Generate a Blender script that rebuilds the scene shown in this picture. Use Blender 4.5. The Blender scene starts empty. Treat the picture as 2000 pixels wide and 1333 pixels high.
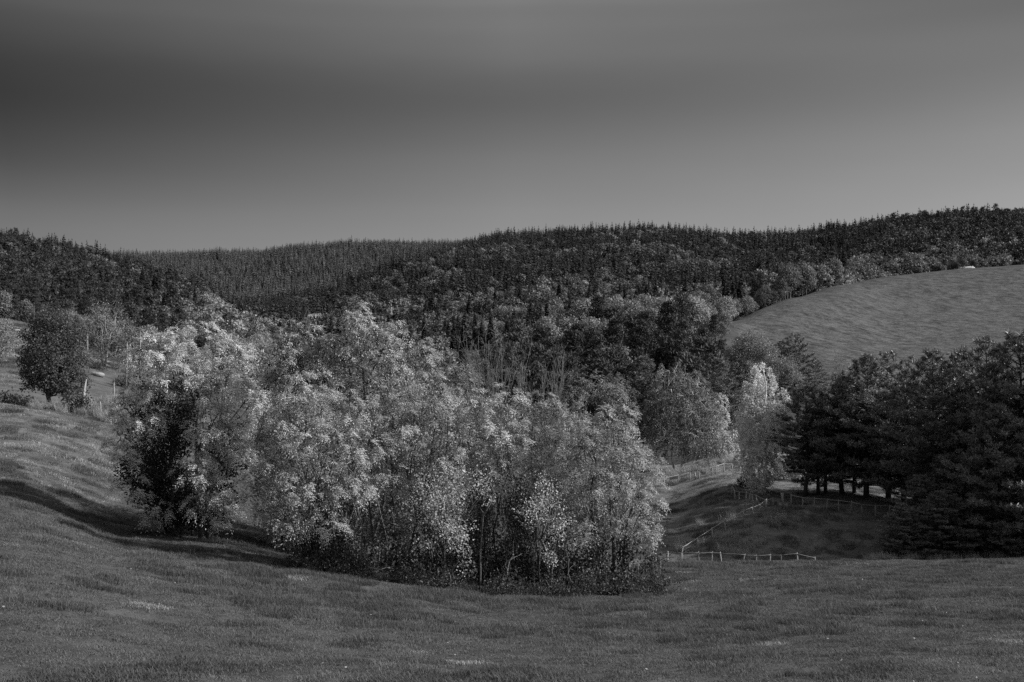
import bpy, math, random
import numpy as np
from mathutils import Vector

# ------------------------------------------------------------------ basics
scn = bpy.context.scene
COL = scn.collection
F, CX, CY = 2222.0, 1000.0, 666.5          # calibration of the photograph (40 mm lens on 36 mm film)
SUN_AZ, SUN_EL = 92.0, 31.0
EXPOSURE = 0.45
rs = np.random.RandomState


def unit(v):
    return v / np.maximum(np.linalg.norm(v, axis=-1, keepdims=True), 1e-9)


def rnd_unit(r, n):
    return unit(r.normal(size=(n, 3)))


# ------------------------------------------------------------------ value noise
def _h(ix, iy, s):
    n = (ix * 374761393 + iy * 668265263 + s * 1442695041) & 0x7fffffff
    n = ((n ^ (n >> 13)) * 1274126177) & 0x7fffffff
    n = (n ^ (n >> 16)) & 0xffff
    return n / 65535.0


def vnoise(x, y, s=0):
    x = np.asarray(x, float); y = np.asarray(y, float)
    ix = np.floor(x).astype(np.int64); iy = np.floor(y).astype(np.int64)
    fx = x - ix; fy = y - iy
    fx = fx * fx * (3 - 2 * fx); fy = fy * fy * (3 - 2 * fy)
    a = _h(ix, iy, s); b = _h(ix + 1, iy, s); c = _h(ix, iy + 1, s); d = _h(ix + 1, iy + 1, s)
    return (a + (b - a) * fx) * (1 - fy) + (c + (d - c) * fx) * fy


def fbm(x, y, s=0, o=3):
    v = 0; a = .5
    for k in range(o):
        v = v + a * vnoise(x * 2 ** k, y * 2 ** k, s + k); a *= .5
    return v / (1 - .5 ** o)


# ------------------------------------------------------------------ terrain
PROF = {
    -700: [(8, 1560), (13, 1330), (22, 1165), (32, 1055), (42, 980), (50, 925), (62, 845), (75, 785), (84, 755), (92, 757), (105, 725), (145, 630), (220, 600), (330, 605), (600, 560), (900, 500), (1250, 450), (1450, 465), (1900, 490), (2600, 480), (3400, 500), (4500, 520)],
    0: [(8, 1560), (13, 1340), (22, 1180), (32, 1078), (40, 1015), (47, 975), (55, 930), (65, 870), (75, 818), (83, 790), (89, 794), (100, 765), (120, 705), (145, 640), (165, 622), (220, 630), (330, 642), (450, 625), (600, 592), (900, 535), (1250, 480), (1450, 496), (1900, 530), (2700, 500), (3400, 510), (4500, 530)],
    250: [(8, 1565), (14, 1338), (24, 1195), (34, 1115), (41, 1078), (48, 1050), (55, 1010), (65, 945), (78, 865), (90, 815), (100, 802), (115, 765), (140, 725), (200, 705), (330, 700), (500, 650), (700, 592), (900, 555), (1080, 531), (1250, 560), (1500, 580), (1900, 560), (2600, 512), (3200, 525), (4500, 540)],
    385: [(8, 1570), (14, 1338), (25, 1205), (35, 1130), (41, 1098), (48, 1060), (54, 1035), (65, 985), (78, 915), (92, 855), (110, 810), (140, 760), (200, 725), (330, 710), (500, 672), (700, 614), (860, 582), (980, 612), (1400, 620), (1900, 580), (2600, 508), (3200, 520), (4500, 540)],
    500: [(8, 1570), (14.5, 1335), (25, 1215), (36, 1140), (42, 1108), (48, 1082), (54, 1058), (62, 1030), (80, 965), (100, 890), (125, 825), (160, 775), (250, 735), (350, 712), (480, 690), (610, 660), (690, 700), (780, 680), (910, 634), (1010, 652), (1300, 640), (1900, 585), (2600, 505), (3200, 520), (4500, 540)],
    600: [(8, 1572), (14.7, 1335), (25.5, 1226), (36, 1154), (42.5, 1122), (49, 1100), (57, 1075), (66, 1050), (82, 1000), (105, 905), (130, 835), (170, 780), (240, 750), (380, 725), (550, 716), (700, 690), (880, 635), (1020, 598), (1120, 614), (1450, 610), (1900, 572), (2600, 494), (3200, 510), (4500, 535)],
    750: [(8, 1575), (15, 1335), (26, 1240), (36, 1170), (43, 1138), (50, 1120), (60, 1105), (80, 1040), (110, 930), (150, 850), (220, 790), (350, 760), (500, 735), (700, 685), (900, 622), (1100, 574), (1300, 541), (1420, 562), (1800, 558), (2200, 522), (2600, 488), (3200, 500), (4500, 530)],
    1000: [(8, 1580), (15, 1338), (27, 1255), (38, 1190), (45, 1160), (54, 1145), (70, 1125), (90, 1080), (120, 970), (160, 880), (230, 785), (320, 722), (450, 705), (700, 630), (1000, 555), (1300, 500), (1500, 474), (1750, 482), (2600, 490), (3200, 500), (4500, 530)],
    1150: [(8, 1580), (15, 1338), (27, 1256), (38, 1190), (46, 1158), (58, 1132), (72, 1112), (84, 1100), (92, 1078), (112, 995), (130, 950), (160, 895), (210, 810), (250, 740), (290, 672), (335, 690), (450, 692), (640, 638), (900, 572), (1200, 508), (1500, 469), (1750, 478), (2600, 490), (3200, 500), (4500, 530)],
    1300: [(8, 1580), (15, 1338), (27, 1255), (38, 1188), (48, 1152), (62, 1118), (74, 1102), (80, 1108), (86, 1108), (95, 1065), (110, 1003), (128, 950), (140, 930), (160, 915), (195, 850), (250, 725), (300, 648), (350, 668), (450, 678), (600, 640), (800, 590), (1100, 520), (1500, 465), (1750, 475), (2600, 490), (3200, 500), (4500, 530)],
    1430: [(8, 1580), (15, 1338), (27, 1252), (38, 1184), (48, 1148), (62, 1114), (76, 1100), (82, 1112), (87, 1107), (95, 1050), (104, 995), (114, 955), (125, 930), (142, 905), (170, 880), (220, 810), (270, 730), (335, 628), (370, 635), (450, 660), (600, 630), (800, 585), (1100, 530), (1450, 478), (1700, 485), (2600, 490), (3200, 500), (4500, 530)],
    1490: [(8, 1580), (15, 1338), (27, 1250), (38, 1183), (49, 1143), (63, 1112), (77, 1098), (83, 1113), (88, 1104), (95, 1050), (102, 998), (113, 962), (124, 938), (141, 912), (175, 870), (230, 785), (285, 710), (374, 602), (405, 608), (475, 638), (630, 620), (800, 580), (1100, 527), (1430, 479), (1700, 485), (2600, 490), (3200, 500), (4500, 530)],
    1650: [(8, 1580), (15, 1338), (27, 1246), (38, 1181), (50, 1136), (64, 1109), (79, 1096), (85, 1110), (90, 1088), (97, 1037), (104, 993), (114, 960), (130, 930), (160, 885), (215, 795), (315, 680), (455, 556), (490, 560), (570, 588), (700, 570), (900, 545), (1100, 508), (1350, 466), (1650, 474), (2600, 485), (3200, 500), (4500, 530)],
    1550: [(8, 1580), (15, 1338), (27, 1248), (38, 1182), (50, 1138), (64, 1110), (78, 1097), (84, 1114), (89, 1100), (95, 1050), (101, 1000), (112, 968), (122, 945), (140, 920), (180, 860), (240, 760), (300, 685), (400, 582), (435, 586), (500, 615), (650, 610), (800, 575), (1100, 525), (1400, 480), (1700, 485), (2600, 490), (3200, 500), (4500, 530)],
    1750: [(8, 1580), (15, 1338), (27, 1244), (38, 1180), (50, 1134), (65, 1108), (80, 1096), (86, 1106), (92, 1076), (99, 1022), (108, 985), (125, 950), (150, 905), (200, 825), (260, 750), (330, 680), (420, 590), (490, 538), (525, 541), (620, 565), (800, 525), (1050, 480), (1300, 452), (1600, 462), (2600, 480), (3200, 500), (4500, 530)],
    2000: [(8, 1580), (15, 1338), (27, 1240), (38, 1177), (50, 1131), (65, 1106), (80, 1093), (88, 1096), (98, 1040), (112, 990), (140, 925), (200, 832), (300, 722), (420, 606), (520, 517), (560, 519), (650, 540), (850, 500), (1100, 455), (1300, 437), (1600, 445), (2600, 470), (3200, 490), (4500, 520)],
    2700: [(8, 1570), (15, 1330), (27, 1225), (38, 1155), (50, 1105), (65, 1075), (80, 1055), (100, 1000), (120, 950), (160, 870), (220, 770), (320, 640), (430, 525), (540, 478), (600, 482), (700, 505), (900, 470), (1300, 425), (1600, 430), (2600, 450), (4500, 520)],
}


def pchip(x, y, xq):
    x = np.asarray(x, float); y = np.asarray(y, float)
    h = np.diff(x); dl = np.diff(y, axis=0) / (h if y.ndim == 1 else h[:, None])
    m = np.zeros_like(y)
    hh = h if y.ndim == 1 else h[:, None]
    w1 = 2 * hh[1:] + hh[:-1]; w2 = hh[1:] + 2 * hh[:-1]
    same = dl[1:] * dl[:-1] > 0
    with np.errstate(divide='ignore', invalid='ignore'):
        mm = (w1 + w2) / (w1 / dl[:-1] + w2 / dl[1:])
    m[1:-1] = np.where(same, mm, 0)
    m[0] = dl[0]; m[-1] = dl[-1]
    k = np.clip(np.searchsorted(x, xq) - 1, 0, len(x) - 2)
    t = (xq - x[k]) / h[k]; hk = h[k]
    if y.ndim > 1:
        t = t[:, None]; hk = hk[:, None]
    return ((2 * t ** 3 - 3 * t ** 2 + 1) * y[k] + (t ** 3 - 2 * t ** 2 + t) * hk * m[k]
            + (-2 * t ** 3 + 3 * t ** 2) * y[k + 1] + (t ** 3 - t ** 2) * hk * m[k + 1])


LY = np.linspace(math.log(8), math.log(4500), 500)
PXC = np.array(sorted(PROF))
_tab = np.array([pchip(np.log([a for a, b in PROF[p]]), [b for a, b in PROF[p]], LY) for p in PXC])
PXG = np.linspace(-700, 2700, 341)
TAB = pchip(PXC.astype(float), _tab, PXG)               # py over (px, ln depth)
_k = np.array([1, 2, 3, 2, 1]) / 9.0
TAB = np.apply_along_axis(lambda r: np.convolve(np.pad(r, 2, mode='edge'), _k, 'valid'), 0, TAB)
TAB = np.apply_along_axis(lambda r: np.convolve(np.pad(r, 1, mode='edge'), [.25, .5, .25], 'valid'), 1, TAB)


def tab(px, y):
    fi = np.clip((px + 700) / 10.0, 0, 339.999); fj = np.clip((np.log(np.maximum(y, 8)) - LY[0]) / (LY[1] - LY[0]), 0, 498.999)
    i = fi.astype(int); j = fj.astype(int); a = fi - i; b = fj - j
    return (TAB[i, j] * (1 - a) + TAB[i + 1, j] * a) * (1 - b) + (TAB[i, j + 1] * (1 - a) + TAB[i + 1, j + 1] * a) * b


def height(x, y):
    x = np.asarray(x, float); y = np.asarray(y, float)
    yy = np.maximum(y, 8.0)
    px = CX + F * x / yy
    z = (CY - tab(px, yy)) / F * yy
    t = np.clip(y / 8.0, -6, 1)
    z = np.where(y < 8, -1.7 + (z + 1.7) * np.maximum(t, 0) - .1 * np.minimum(y, 0), z)
    n = .2 * (fbm(x / .8, y / 1.3, 3) - .5) + .16 * (fbm(x / 6, y / 6, 9, 2) - .5)
    far = np.clip((y - 120) / 300, 0, 1)
    n = n + far * (9 * (fbm(x / 95, y / 95, 21, 3) - .5)) * np.clip((y - 560) / 300, 0, 1) + far * .45 * (fbm(x / 25, y / 25, 5) - .5)
    return z + n


def gnd(px, d):
    x = (px - CX) / F * d
    return np.array([x, d, float(height(x, d))])


def slope_normal(x, y):
    e = .4
    gx = (height(x + e, y) - height(x - e, y)) / (2 * e); gy = (height(x, y + e) - height(x, y - e)) / (2 * e)
    return unit(np.stack([-gx, -gy, np.ones_like(gx)], -1))


def crest_y(px):
    return np.interp(px, [1380, 1430, 1490, 1550, 1650, 1750, 2000, 2700], [300, 345, 384, 412, 466, 502, 535, 560])


def is_field(x, y):
    px = CX + F * x / y
    return (px > 1395) & (x > 48.6 + (y - 180) * .096) & (y > 150) & (y < crest_y(px) + 12)


# ------------------------------------------------------------------ materials (neutral greys: the photograph is black and white)
def new_mat(name):
    m = bpy.data.materials.new(name); m.use_nodes = True
    nt = m.node_tree; nt.nodes.clear()
    return m, nt


def nd(nt, t, **kw):
    n = nt.nodes.new(t)
    for k, v in kw.items():
        if k.startswith('i_'):
            n.inputs[k[2:].replace('_', ' ')].default_value = v
        else:
            setattr(n, k, v)
    return n


def mth(nt, op, a, b=None, clamp=False):
    n = nt.nodes.new('ShaderNodeMath'); n.operation = op; n.use_clamp = clamp
    for i, v in enumerate((a, b)):
        if v is None: continue
        if isinstance(v, (int, float)): n.inputs[i].default_value = v
        else: nt.links.new(v, n.inputs[i])
    return n.outputs[0]


def rng_map(nt, v, a, b, c, d):
    n = nt.nodes.new('ShaderNodeMapRange'); nt.links.new(v, n.inputs[0])
    for i, q in enumerate((a, b, c, d)): n.inputs[i + 1].default_value = q
    return n.outputs[0]


def grey(nt, v):
    n = nt.nodes.new('ShaderNodeCombineColor')
    for i in range(3): nt.links.new(v, n.inputs[i])
    return n.outputs[0]


def noise(nt, scale, detail=4, vec=None, rough=.55):
    n = nd(nt, 'ShaderNodeTexNoise'); n.inputs['Scale'].default_value = scale; n.inputs['Detail'].default_value = detail
    n.inputs['Roughness'].default_value = rough
    if vec is not None: nt.links.new(vec, n.inputs['Vector'])
    return n.outputs[0]


def leaf_mat(name, tone, trans=.35, gloss=.25, rough=.5, obj_var=.25):
    m, nt = new_mat(name)
    at = nd(nt, 'ShaderNodeAttribute', attribute_name='tint')
    oi = nd(nt, 'ShaderNodeObjectInfo')
    v = mth(nt, 'MULTIPLY', mth(nt, 'MULTIPLY', at.outputs['Fac'], tone), rng_map(nt, oi.outputs['Random'], 0, 1, 1 - obj_var, 1 + obj_var))
    c = grey(nt, v)
    p = nd(nt, 'ShaderNodeBsdfPrincipled'); nt.links.new(c, p.inputs['Base Color'])
    p.inputs['Roughness'].default_value = rough; p.inputs['Specular IOR Level'].default_value = gloss
    t = nd(nt, 'ShaderNodeBsdfTranslucent'); nt.links.new(c, t.inputs['Color'])
    mx = nd(nt, 'ShaderNodeMixShader'); mx.inputs[0].default_value = trans
    nt.links.new(p.outputs[0], mx.inputs[1]); nt.links.new(t.outputs[0], mx.inputs[2])
    o = nd(nt, 'ShaderNodeOutputMaterial'); nt.links.new(mx.outputs[0], o.inputs[0])
    return m


def solid_mat(name, lo, hi, scale, rough=.9, stretch=(1, 1, 1), bump=.0, bscale=None, spec=.2, detail=5, coord='Object'):
    m, nt = new_mat(name)
    tc = nd(nt, 'ShaderNodeTexCoord')
    mp = nd(nt, 'ShaderNodeMapping'); mp.inputs['Scale'].default_value = stretch
    nt.links.new(tc.outputs[coord], mp.inputs[0])
    n = noise(nt, scale, detail, mp.outputs[0])
    v = rng_map(nt, n, .3, .7, lo, hi)
    p = nd(nt, 'ShaderNodeBsdfPrincipled'); nt.links.new(grey(nt, v), p.inputs['Base Color'])
    p.inputs['Roughness'].default_value = rough; p.inputs['Specular IOR Level'].default_value = spec
    if bump:
        b = nd(nt, 'ShaderNodeBump'); b.inputs['Strength'].default_value = bump; b.inputs['Distance'].default_value = .05
        nt.links.new(noise(nt, bscale or scale * 3, 6, mp.outputs[0]), b.inputs['Height']); nt.links.new(b.outputs[0], p.inputs['Normal'])
    o = nd(nt, 'ShaderNodeOutputMaterial'); nt.links.new(p.outputs[0], o.inputs[0])
    return m


def ground_mat(name, lo, hi, scales, streak, bump=.6, bdist=.08, bscale=9, con=.14):
    """grass seen as a surface: world-space noise at two sizes, streaks along the slope, the tone attribute for drier, greener or sun-painted grass"""
    m, nt = new_mat(name)
    g = nd(nt, 'ShaderNodeNewGeometry')
    pos = g.outputs['Position']
    mp = nd(nt, 'ShaderNodeMapping'); mp.inputs['Scale'].default_value = streak[0]; mp.inputs['Rotation'].default_value = streak[1]
    nt.links.new(pos, mp.inputs[0])
    n1 = noise(nt, scales[0], 6, pos, .65); n2 = noise(nt, scales[1], 5, mp.outputs[0], .65); n3 = noise(nt, scales[2], 6, pos, .7)
    s = mth(nt, 'ADD', mth(nt, 'ADD', mth(nt, 'MULTIPLY', n1, .3), mth(nt, 'MULTIPLY', n2, .4)), mth(nt, 'MULTIPLY', n3, .3))
    v = rng_map(nt, s, .5 - con, .5 + con, lo, hi)
    at = nd(nt, 'ShaderNodeAttribute', attribute_name='tint')
    v = mth(nt, 'MULTIPLY', v, at.outputs['Fac'])
    p = nd(nt, 'ShaderNodeBsdfPrincipled'); nt.links.new(grey(nt, v), p.inputs['Base Color'])
    p.inputs['Roughness'].default_value = .95; p.inputs['Specular IOR Level'].default_value = .1
    b = nd(nt, 'ShaderNodeBump'); b.inputs['Strength'].default_value = bump; b.inputs['Distance'].default_value = bdist
    hgt = mth(nt, 'ADD', noise(nt, bscale, 6, pos, .75), mth(nt, 'MULTIPLY', n2, .7))
    nt.links.new(hgt, b.inputs['Height']); nt.links.new(b.outputs[0], p.inputs['Normal'])
    o = nd(nt, 'ShaderNodeOutputMaterial'); nt.links.new(p.outputs[0], o.inputs[0])
    return m


M = {}
M['ash'] = leaf_mat('ash_leaf', .56, .3)
M['ash_thicket'] = leaf_mat('thicket_ash_leaf', .5, .28)
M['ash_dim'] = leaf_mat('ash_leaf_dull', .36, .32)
M['round'] = leaf_mat('pale_round_leaf', .46, .35)
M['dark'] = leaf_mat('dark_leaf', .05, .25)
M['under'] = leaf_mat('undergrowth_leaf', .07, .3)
M['keys'] = leaf_mat('ash_keys', .03, .1)
M['birch'] = leaf_mat('birch_leaf', .21, .34)
M['birch_pale'] = leaf_mat('pale_birch_leaf', .66, .36)
M['needle'] = leaf_mat('pine_needle', .185, .12, .3, .45, .15)
M['oak'] = leaf_mat('oak_leaf', .11, .3)
M['pale'] = leaf_mat('pale_leaf', .25, .3)
M['broad'] = leaf_mat('broadleaf_crown', .14, .25, .2, .6, .5)
M['broad_pale'] = leaf_mat('broadleaf_crown_pale', .25, .25, .2, .6, .3)
M['spruce'] = leaf_mat('spruce_needle', .052, .1, .2, .6, .4)
M['ridge'] = leaf_mat('hazed_spruce_needle', .125, .1, .2, .6, .3)  # lighter tone stands in for haze over the far ridge
M['bark'] = solid_mat('bark', .03, .12, 6, stretch=(4, 4, .8), bump=.6)
M['bark_grey'] = solid_mat('grey_bark', .06, .18, 6, stretch=(4, 4, .8), bump=.5)
M['bark_pale'] = solid_mat('pale_bark', .2, .42, 5, stretch=(3, 3, 1), bump=.3)
M['birch_bark'] = solid_mat('birch_bark', .3, .8, 3, stretch=(1, 1, 5), bump=.2)
M['twig'] = solid_mat('bare_twig', .08, .2, 5)
M['wood'] = solid_mat('weathered_wood', .2, .42, 8, stretch=(6, 6, 1), bump=.4)
M['wood_near'] = solid_mat('dull_weathered_wood', .11, .28, 8, stretch=(6, 6, 1), bump=.4)
M['wood_dark'] = solid_mat('old_fence_wood', .2, .42, 8, stretch=(6, 6, 1), bump=.4)
M['wire'] = solid_mat('fence_wire', .2, .35, 5, rough=.5)
M['pole'] = solid_mat('weathered_pole', .12, .28, 5, stretch=(3, 3, 1))
M['stone'] = solid_mat('stone', .12, .32, 3, bump=.5)
M['wall'] = solid_mat('house_wall', .35, .45, 2)
M['roof'] = solid_mat('house_roof', .42, .55, 2, rough=.6)
M['glass'] = solid_mat('window_glass', .02, .04, 1, rough=.1, spec=.6)
M['grass'] = leaf_mat('grass_blade', .128, .3, .15, .6, .28)
M['dry'] = leaf_mat('dry_grass_blade', .33, .3, .15, .6, .2)
M['meadow'] = ground_mat('meadow_turf', .035, .11, (.5, .35, 2.2), ((.6, 1.6, 1), (0, 0, .2)))
M['paddock'] = ground_mat('paddock_turf', .06, .18, (.4, .5, 2.0), ((.8, 1.6, 1), (0, 0, .5)), .8, .15, 4)
M['field'] = ground_mat('hill_pasture_turf', .016, .078, (.2, .5, 1.6), ((.75, 1.15, 1), (0, 0, .5)), .7, .35, 1.6, .09)
M['floor'] = ground_mat('forest_floor', .02, .06, (.05, .05, .4), ((1, 1, 1), (0, 0, 0)), .5, .5, .5)


# ------------------------------------------------------------------ mesh helpers
class MB:
    def __init__(self):
        self.v = []; self.t = []; self.q = []; self.tr = []; self.n = 0

    def quads(self, V, tint=None):
        """V (n,4,3) separate quads"""
        n = len(V)
        if n == 0: return self
        self.v.append(V.reshape(-1, 3)); self.q.append(np.arange(n * 4).reshape(n, 4) + self.n)
        self.t.append(np.repeat(np.ones(n) if tint is None else np.broadcast_to(tint, (n,)), 4)); self.n += n * 4
        return self

    def tris(self, V, tint=None):
        n = len(V)
        if n == 0: return self
        self.v.append(V.reshape(-1, 3)); self.tr.append(np.arange(n * 3).reshape(n, 3) + self.n)
        self.t.append(np.repeat(np.ones(n) if tint is None else np.broadcast_to(tint, (n,)), 3)); self.n += n * 3
        return self

    def grid(self, V, q, tint=None):
        self.v.append(V); self.q.append(q + self.n)
        self.t.append(np.ones(len(V)) if tint is None else np.broadcast_to(tint, (len(V),))); self.n += len(V)
        return self

    def tube(self, pts, rad, sides=6, cap=True):
        pts = np.asarray(pts, float); k = len(pts)
        rad = np.broadcast_to(np.asarray(rad, float), (k,))
        tg = np.empty_like(pts); tg[1:-1] = pts[2:] - pts[:-2]; tg[0] = pts[1] - pts[0]; tg[-1] = pts[-1] - pts[-2]
        tg = unit(tg)
        ref = np.array([0, 0, 1.]) if abs(tg[0, 2]) < .8 else np.array([1., 0, 0])
        a = unit(np.cross(tg, ref)); b = np.cross(tg, a)
        th = np.arange(sides) * 2 * math.pi / sides
        V = pts[:, None] + rad[:, None, None] * (np.cos(th)[None, :, None] * a[:, None] + np.sin(th)[None, :, None] * b[:, None])
        V = V.reshape(-1, 3)
        i = np.arange(k - 1)[:, None] * sides; j = np.arange(sides)[None]; j2 = (j + 1) % sides
        q = np.stack([i + j, i + j2, i + sides + j2, i + sides + j], -1).reshape(-1, 4)
        self.grid(V, q)
        if cap and sides > 3:
            o = self.n - len(V)
            c = np.concatenate([pts[:1], pts[-1:]]); self.v.append(c); self.t.append(np.ones(2)); n0 = self.n; self.n += 2
            jj = np.arange(sides); jn = (jj + 1) % sides
            self.tr.append(np.stack([np.full(sides, n0), o + jn, o + jj], -1))
            e = o + (k - 1) * sides
            self.tr.append(np.stack([np.full(sides, n0 + 1), e + jj, e + jn], -1))
        return self

    def box(self, c, s, rot=0):
        x, y, z = [q / 2 for q in s]
        V = np.array([[-x, -y, -z], [x, -y, -z], [x, y, -z], [-x, y, -z], [-x, -y, z], [x, -y, z], [x, y, z], [-x, y, z]])
        cr, sr = math.cos(rot), math.sin(rot)
        V = np.stack([V[:, 0] * cr - V[:, 1] * sr, V[:, 0] * sr + V[:, 1] * cr, V[:, 2]], -1) + np.asarray(c)
        return self.grid(V, np.array([[0, 3, 2, 1], [4, 5, 6, 7], [0, 1, 5, 4], [1, 2, 6, 5], [2, 3, 7, 6], [3, 0, 4, 7]]))

    def mesh(self, name, mat, smooth=False):
        me = bpy.data.meshes.new(name)
        V = np.concatenate(self.v); T = np.concatenate(self.t)
        Q = np.concatenate(self.q) if self.q else np.zeros((0, 4), int)
        R = np.concatenate(self.tr) if self.tr else np.zeros((0, 3), int)
        me.vertices.add(len(V)); me.vertices.foreach_set('co', V.astype(np.float32).ravel())
        lv = np.concatenate([Q.ravel(), R.ravel()]).astype(np.int32)
        me.loops.add(len(lv)); me.loops.foreach_set('vertex_index', lv)
        n = len(Q) + len(R); me.polygons.add(n)
        tot = np.concatenate([np.full(len(Q), 4), np.full(len(R), 3)]).astype(np.int32)
        st = np.concatenate([[0], np.cumsum(tot)[:-1]]).astype(np.int32)
        me.polygons.foreach_set('loop_start', st); me.polygons.foreach_set('loop_total', tot)
        if smooth: me.polygons.foreach_set('use_smooth', np.ones(n, bool))
        me.update(calc_edges=True)
        a = me.attributes.new('tint', 'FLOAT', 'POINT'); a.data.foreach_set('value', T.astype(np.float32))
        me.materials.append(mat)
        return me


def link(name, data, parent=None, loc=None):
    o = bpy.data.objects.new(name, data); COL.objects.link(o)
    if parent is not None: o.parent = parent
    if loc is not None: o.location = loc
    return o


def tag(o, label, cat, group=None, kind=None):
    if label: o['label'] = label
    if cat: o['category'] = cat
    if group: o['group'] = group
    if kind: o['kind'] = kind
    return o


def thing(name, loc, label, cat, group=None):
    return tag(link(name, None, None, loc), label, cat, group)


def structure(name, me):
    o = link(name, me); o['kind'] = 'structure'
    return o


def leafq(base, dirs, nrm, L, Wd):
    """rhombus leaves: base, right, tip, left"""
    side = unit(np.cross(dirs, nrm))
    L = np.broadcast_to(L, (len(base),))[:, None]; Wd = np.broadcast_to(Wd, (len(base),))[:, None]
    mid = base + dirs * L * .45
    return np.stack([base, mid + side * Wd * .5, base + dirs * L, mid - side * Wd * .5], 1)


UP = np.array([0, 0, 1.])


# ------------------------------------------------------------------ leaf styles; T tuft positions, O outward directions
def style_ash(mb, r, T, O, leaves=19, L=.36, pairs=3, ll=.088, lw=.032, tone=1.0, spread=.62):
    n = len(T) * leaves
    t = np.repeat(T, leaves, 0); o = np.repeat(O, leaves, 0)
    tt = np.repeat(r.uniform(.72, 1.2, len(T)), leaves) * r.uniform(.85, 1.15, n) * tone
    d = unit(o * .6 + rnd_unit(r, n) * spread + UP * .35)
    Ls = L * r.uniform(.6, 1.2, n)
    droop = r.uniform(.3, .8, n)
    sd = unit(np.cross(d, UP + .3 * r.normal(size=(n, 3))))
    for k in range(pairs + 1):
        f = .3 + .7 * k / pairs
        p = t + (d * f) * Ls[:, None] - UP * (droop * Ls * f * f)[:, None]
        tg = unit(d - UP * (2 * droop * f)[:, None])
        if k == pairs:
            dirs = [tg]
        else:
            dirs = [unit(sd * s + tg * .55 - UP * .15) for s in (-1, 1)]
        for dd in dirs:
            nr = unit(UP * .9 + o * .4 + .45 * r.normal(size=(n, 3)))
            mb.quads(leafq(p, dd, nr, ll * r.uniform(.75, 1.2, n), lw), tt * r.uniform(.9, 1.1, n))


def style_blob(mb, r, T, O, n_each=26, rad=.3, size=.1, asp=.75, tone=1.0, flat=0.0):
    n = len(T) * n_each
    t = np.repeat(T, n_each, 0); o = np.repeat(O, n_each, 0)
    off = rnd_unit(r, n) * (rad * r.uniform(.2, 1, n) ** .6)[:, None]
    off[:, 2] *= (1 - flat)
    d = unit(o * .4 + off / rad * .6 + rnd_unit(r, n) * .7)
    nr = unit(rnd_unit(r, n) + UP * .5 + o * .3)
    s = size * r.uniform(.65, 1.3, n)
    tt = np.repeat(r.uniform(.75, 1.25, len(T)), n_each) * r.uniform(.8, 1.2, n) * tone
    mb.quads(leafq(t + off, d, nr, s, s * asp), tt)


def style_strand(mb, r, T, O, strands=4, per=12, L=1.0, size=.1, tone=1.0):
    n = len(T) * strands
    t = np.repeat(T, strands, 0); o = np.repeat(O, strands, 0)
    d = unit(o * .8 + rnd_unit(r, n) * .7 + UP * .1)
    Ls = L * r.uniform(.5, 1.2, n)
    tt = np.repeat(r.uniform(.75, 1.25, len(T)), strands) * tone
    for k in range(per):
        f = (k + r.uniform(0, 1, n)) / per
        p = t + d * (Ls * (f - .25 * f * f) * .6)[:, None] - UP * (Ls * f * f * .8)[:, None] + r.normal(size=(n, 3)) * .05
        dd = unit(rnd_unit(r, n) * .8 - UP * .5 + d * .3)
        s = size * r.uniform(.7, 1.25, n)
        mb.quads(leafq(p, dd, unit(rnd_unit(r, n) + UP * .2), s, s * .7), tt * r.uniform(.8, 1.2, n))


def curve(r, a, b, k=5, wob=.08, sag=0.0):
    a = np.asarray(a, float); b = np.asarray(b, float)
    t = np.linspace(0, 1, k)[:, None]
    p = a + (b - a) * t
    ln = np.linalg.norm(b - a)
    w = r.normal(size=(k, 3)) * wob * ln; w[0] = 0; w[-1] = 0
    p = p + w
    p[:, 2] += sag * ln * (4 * t * (1 - t))[:, 0]
    return p


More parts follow.
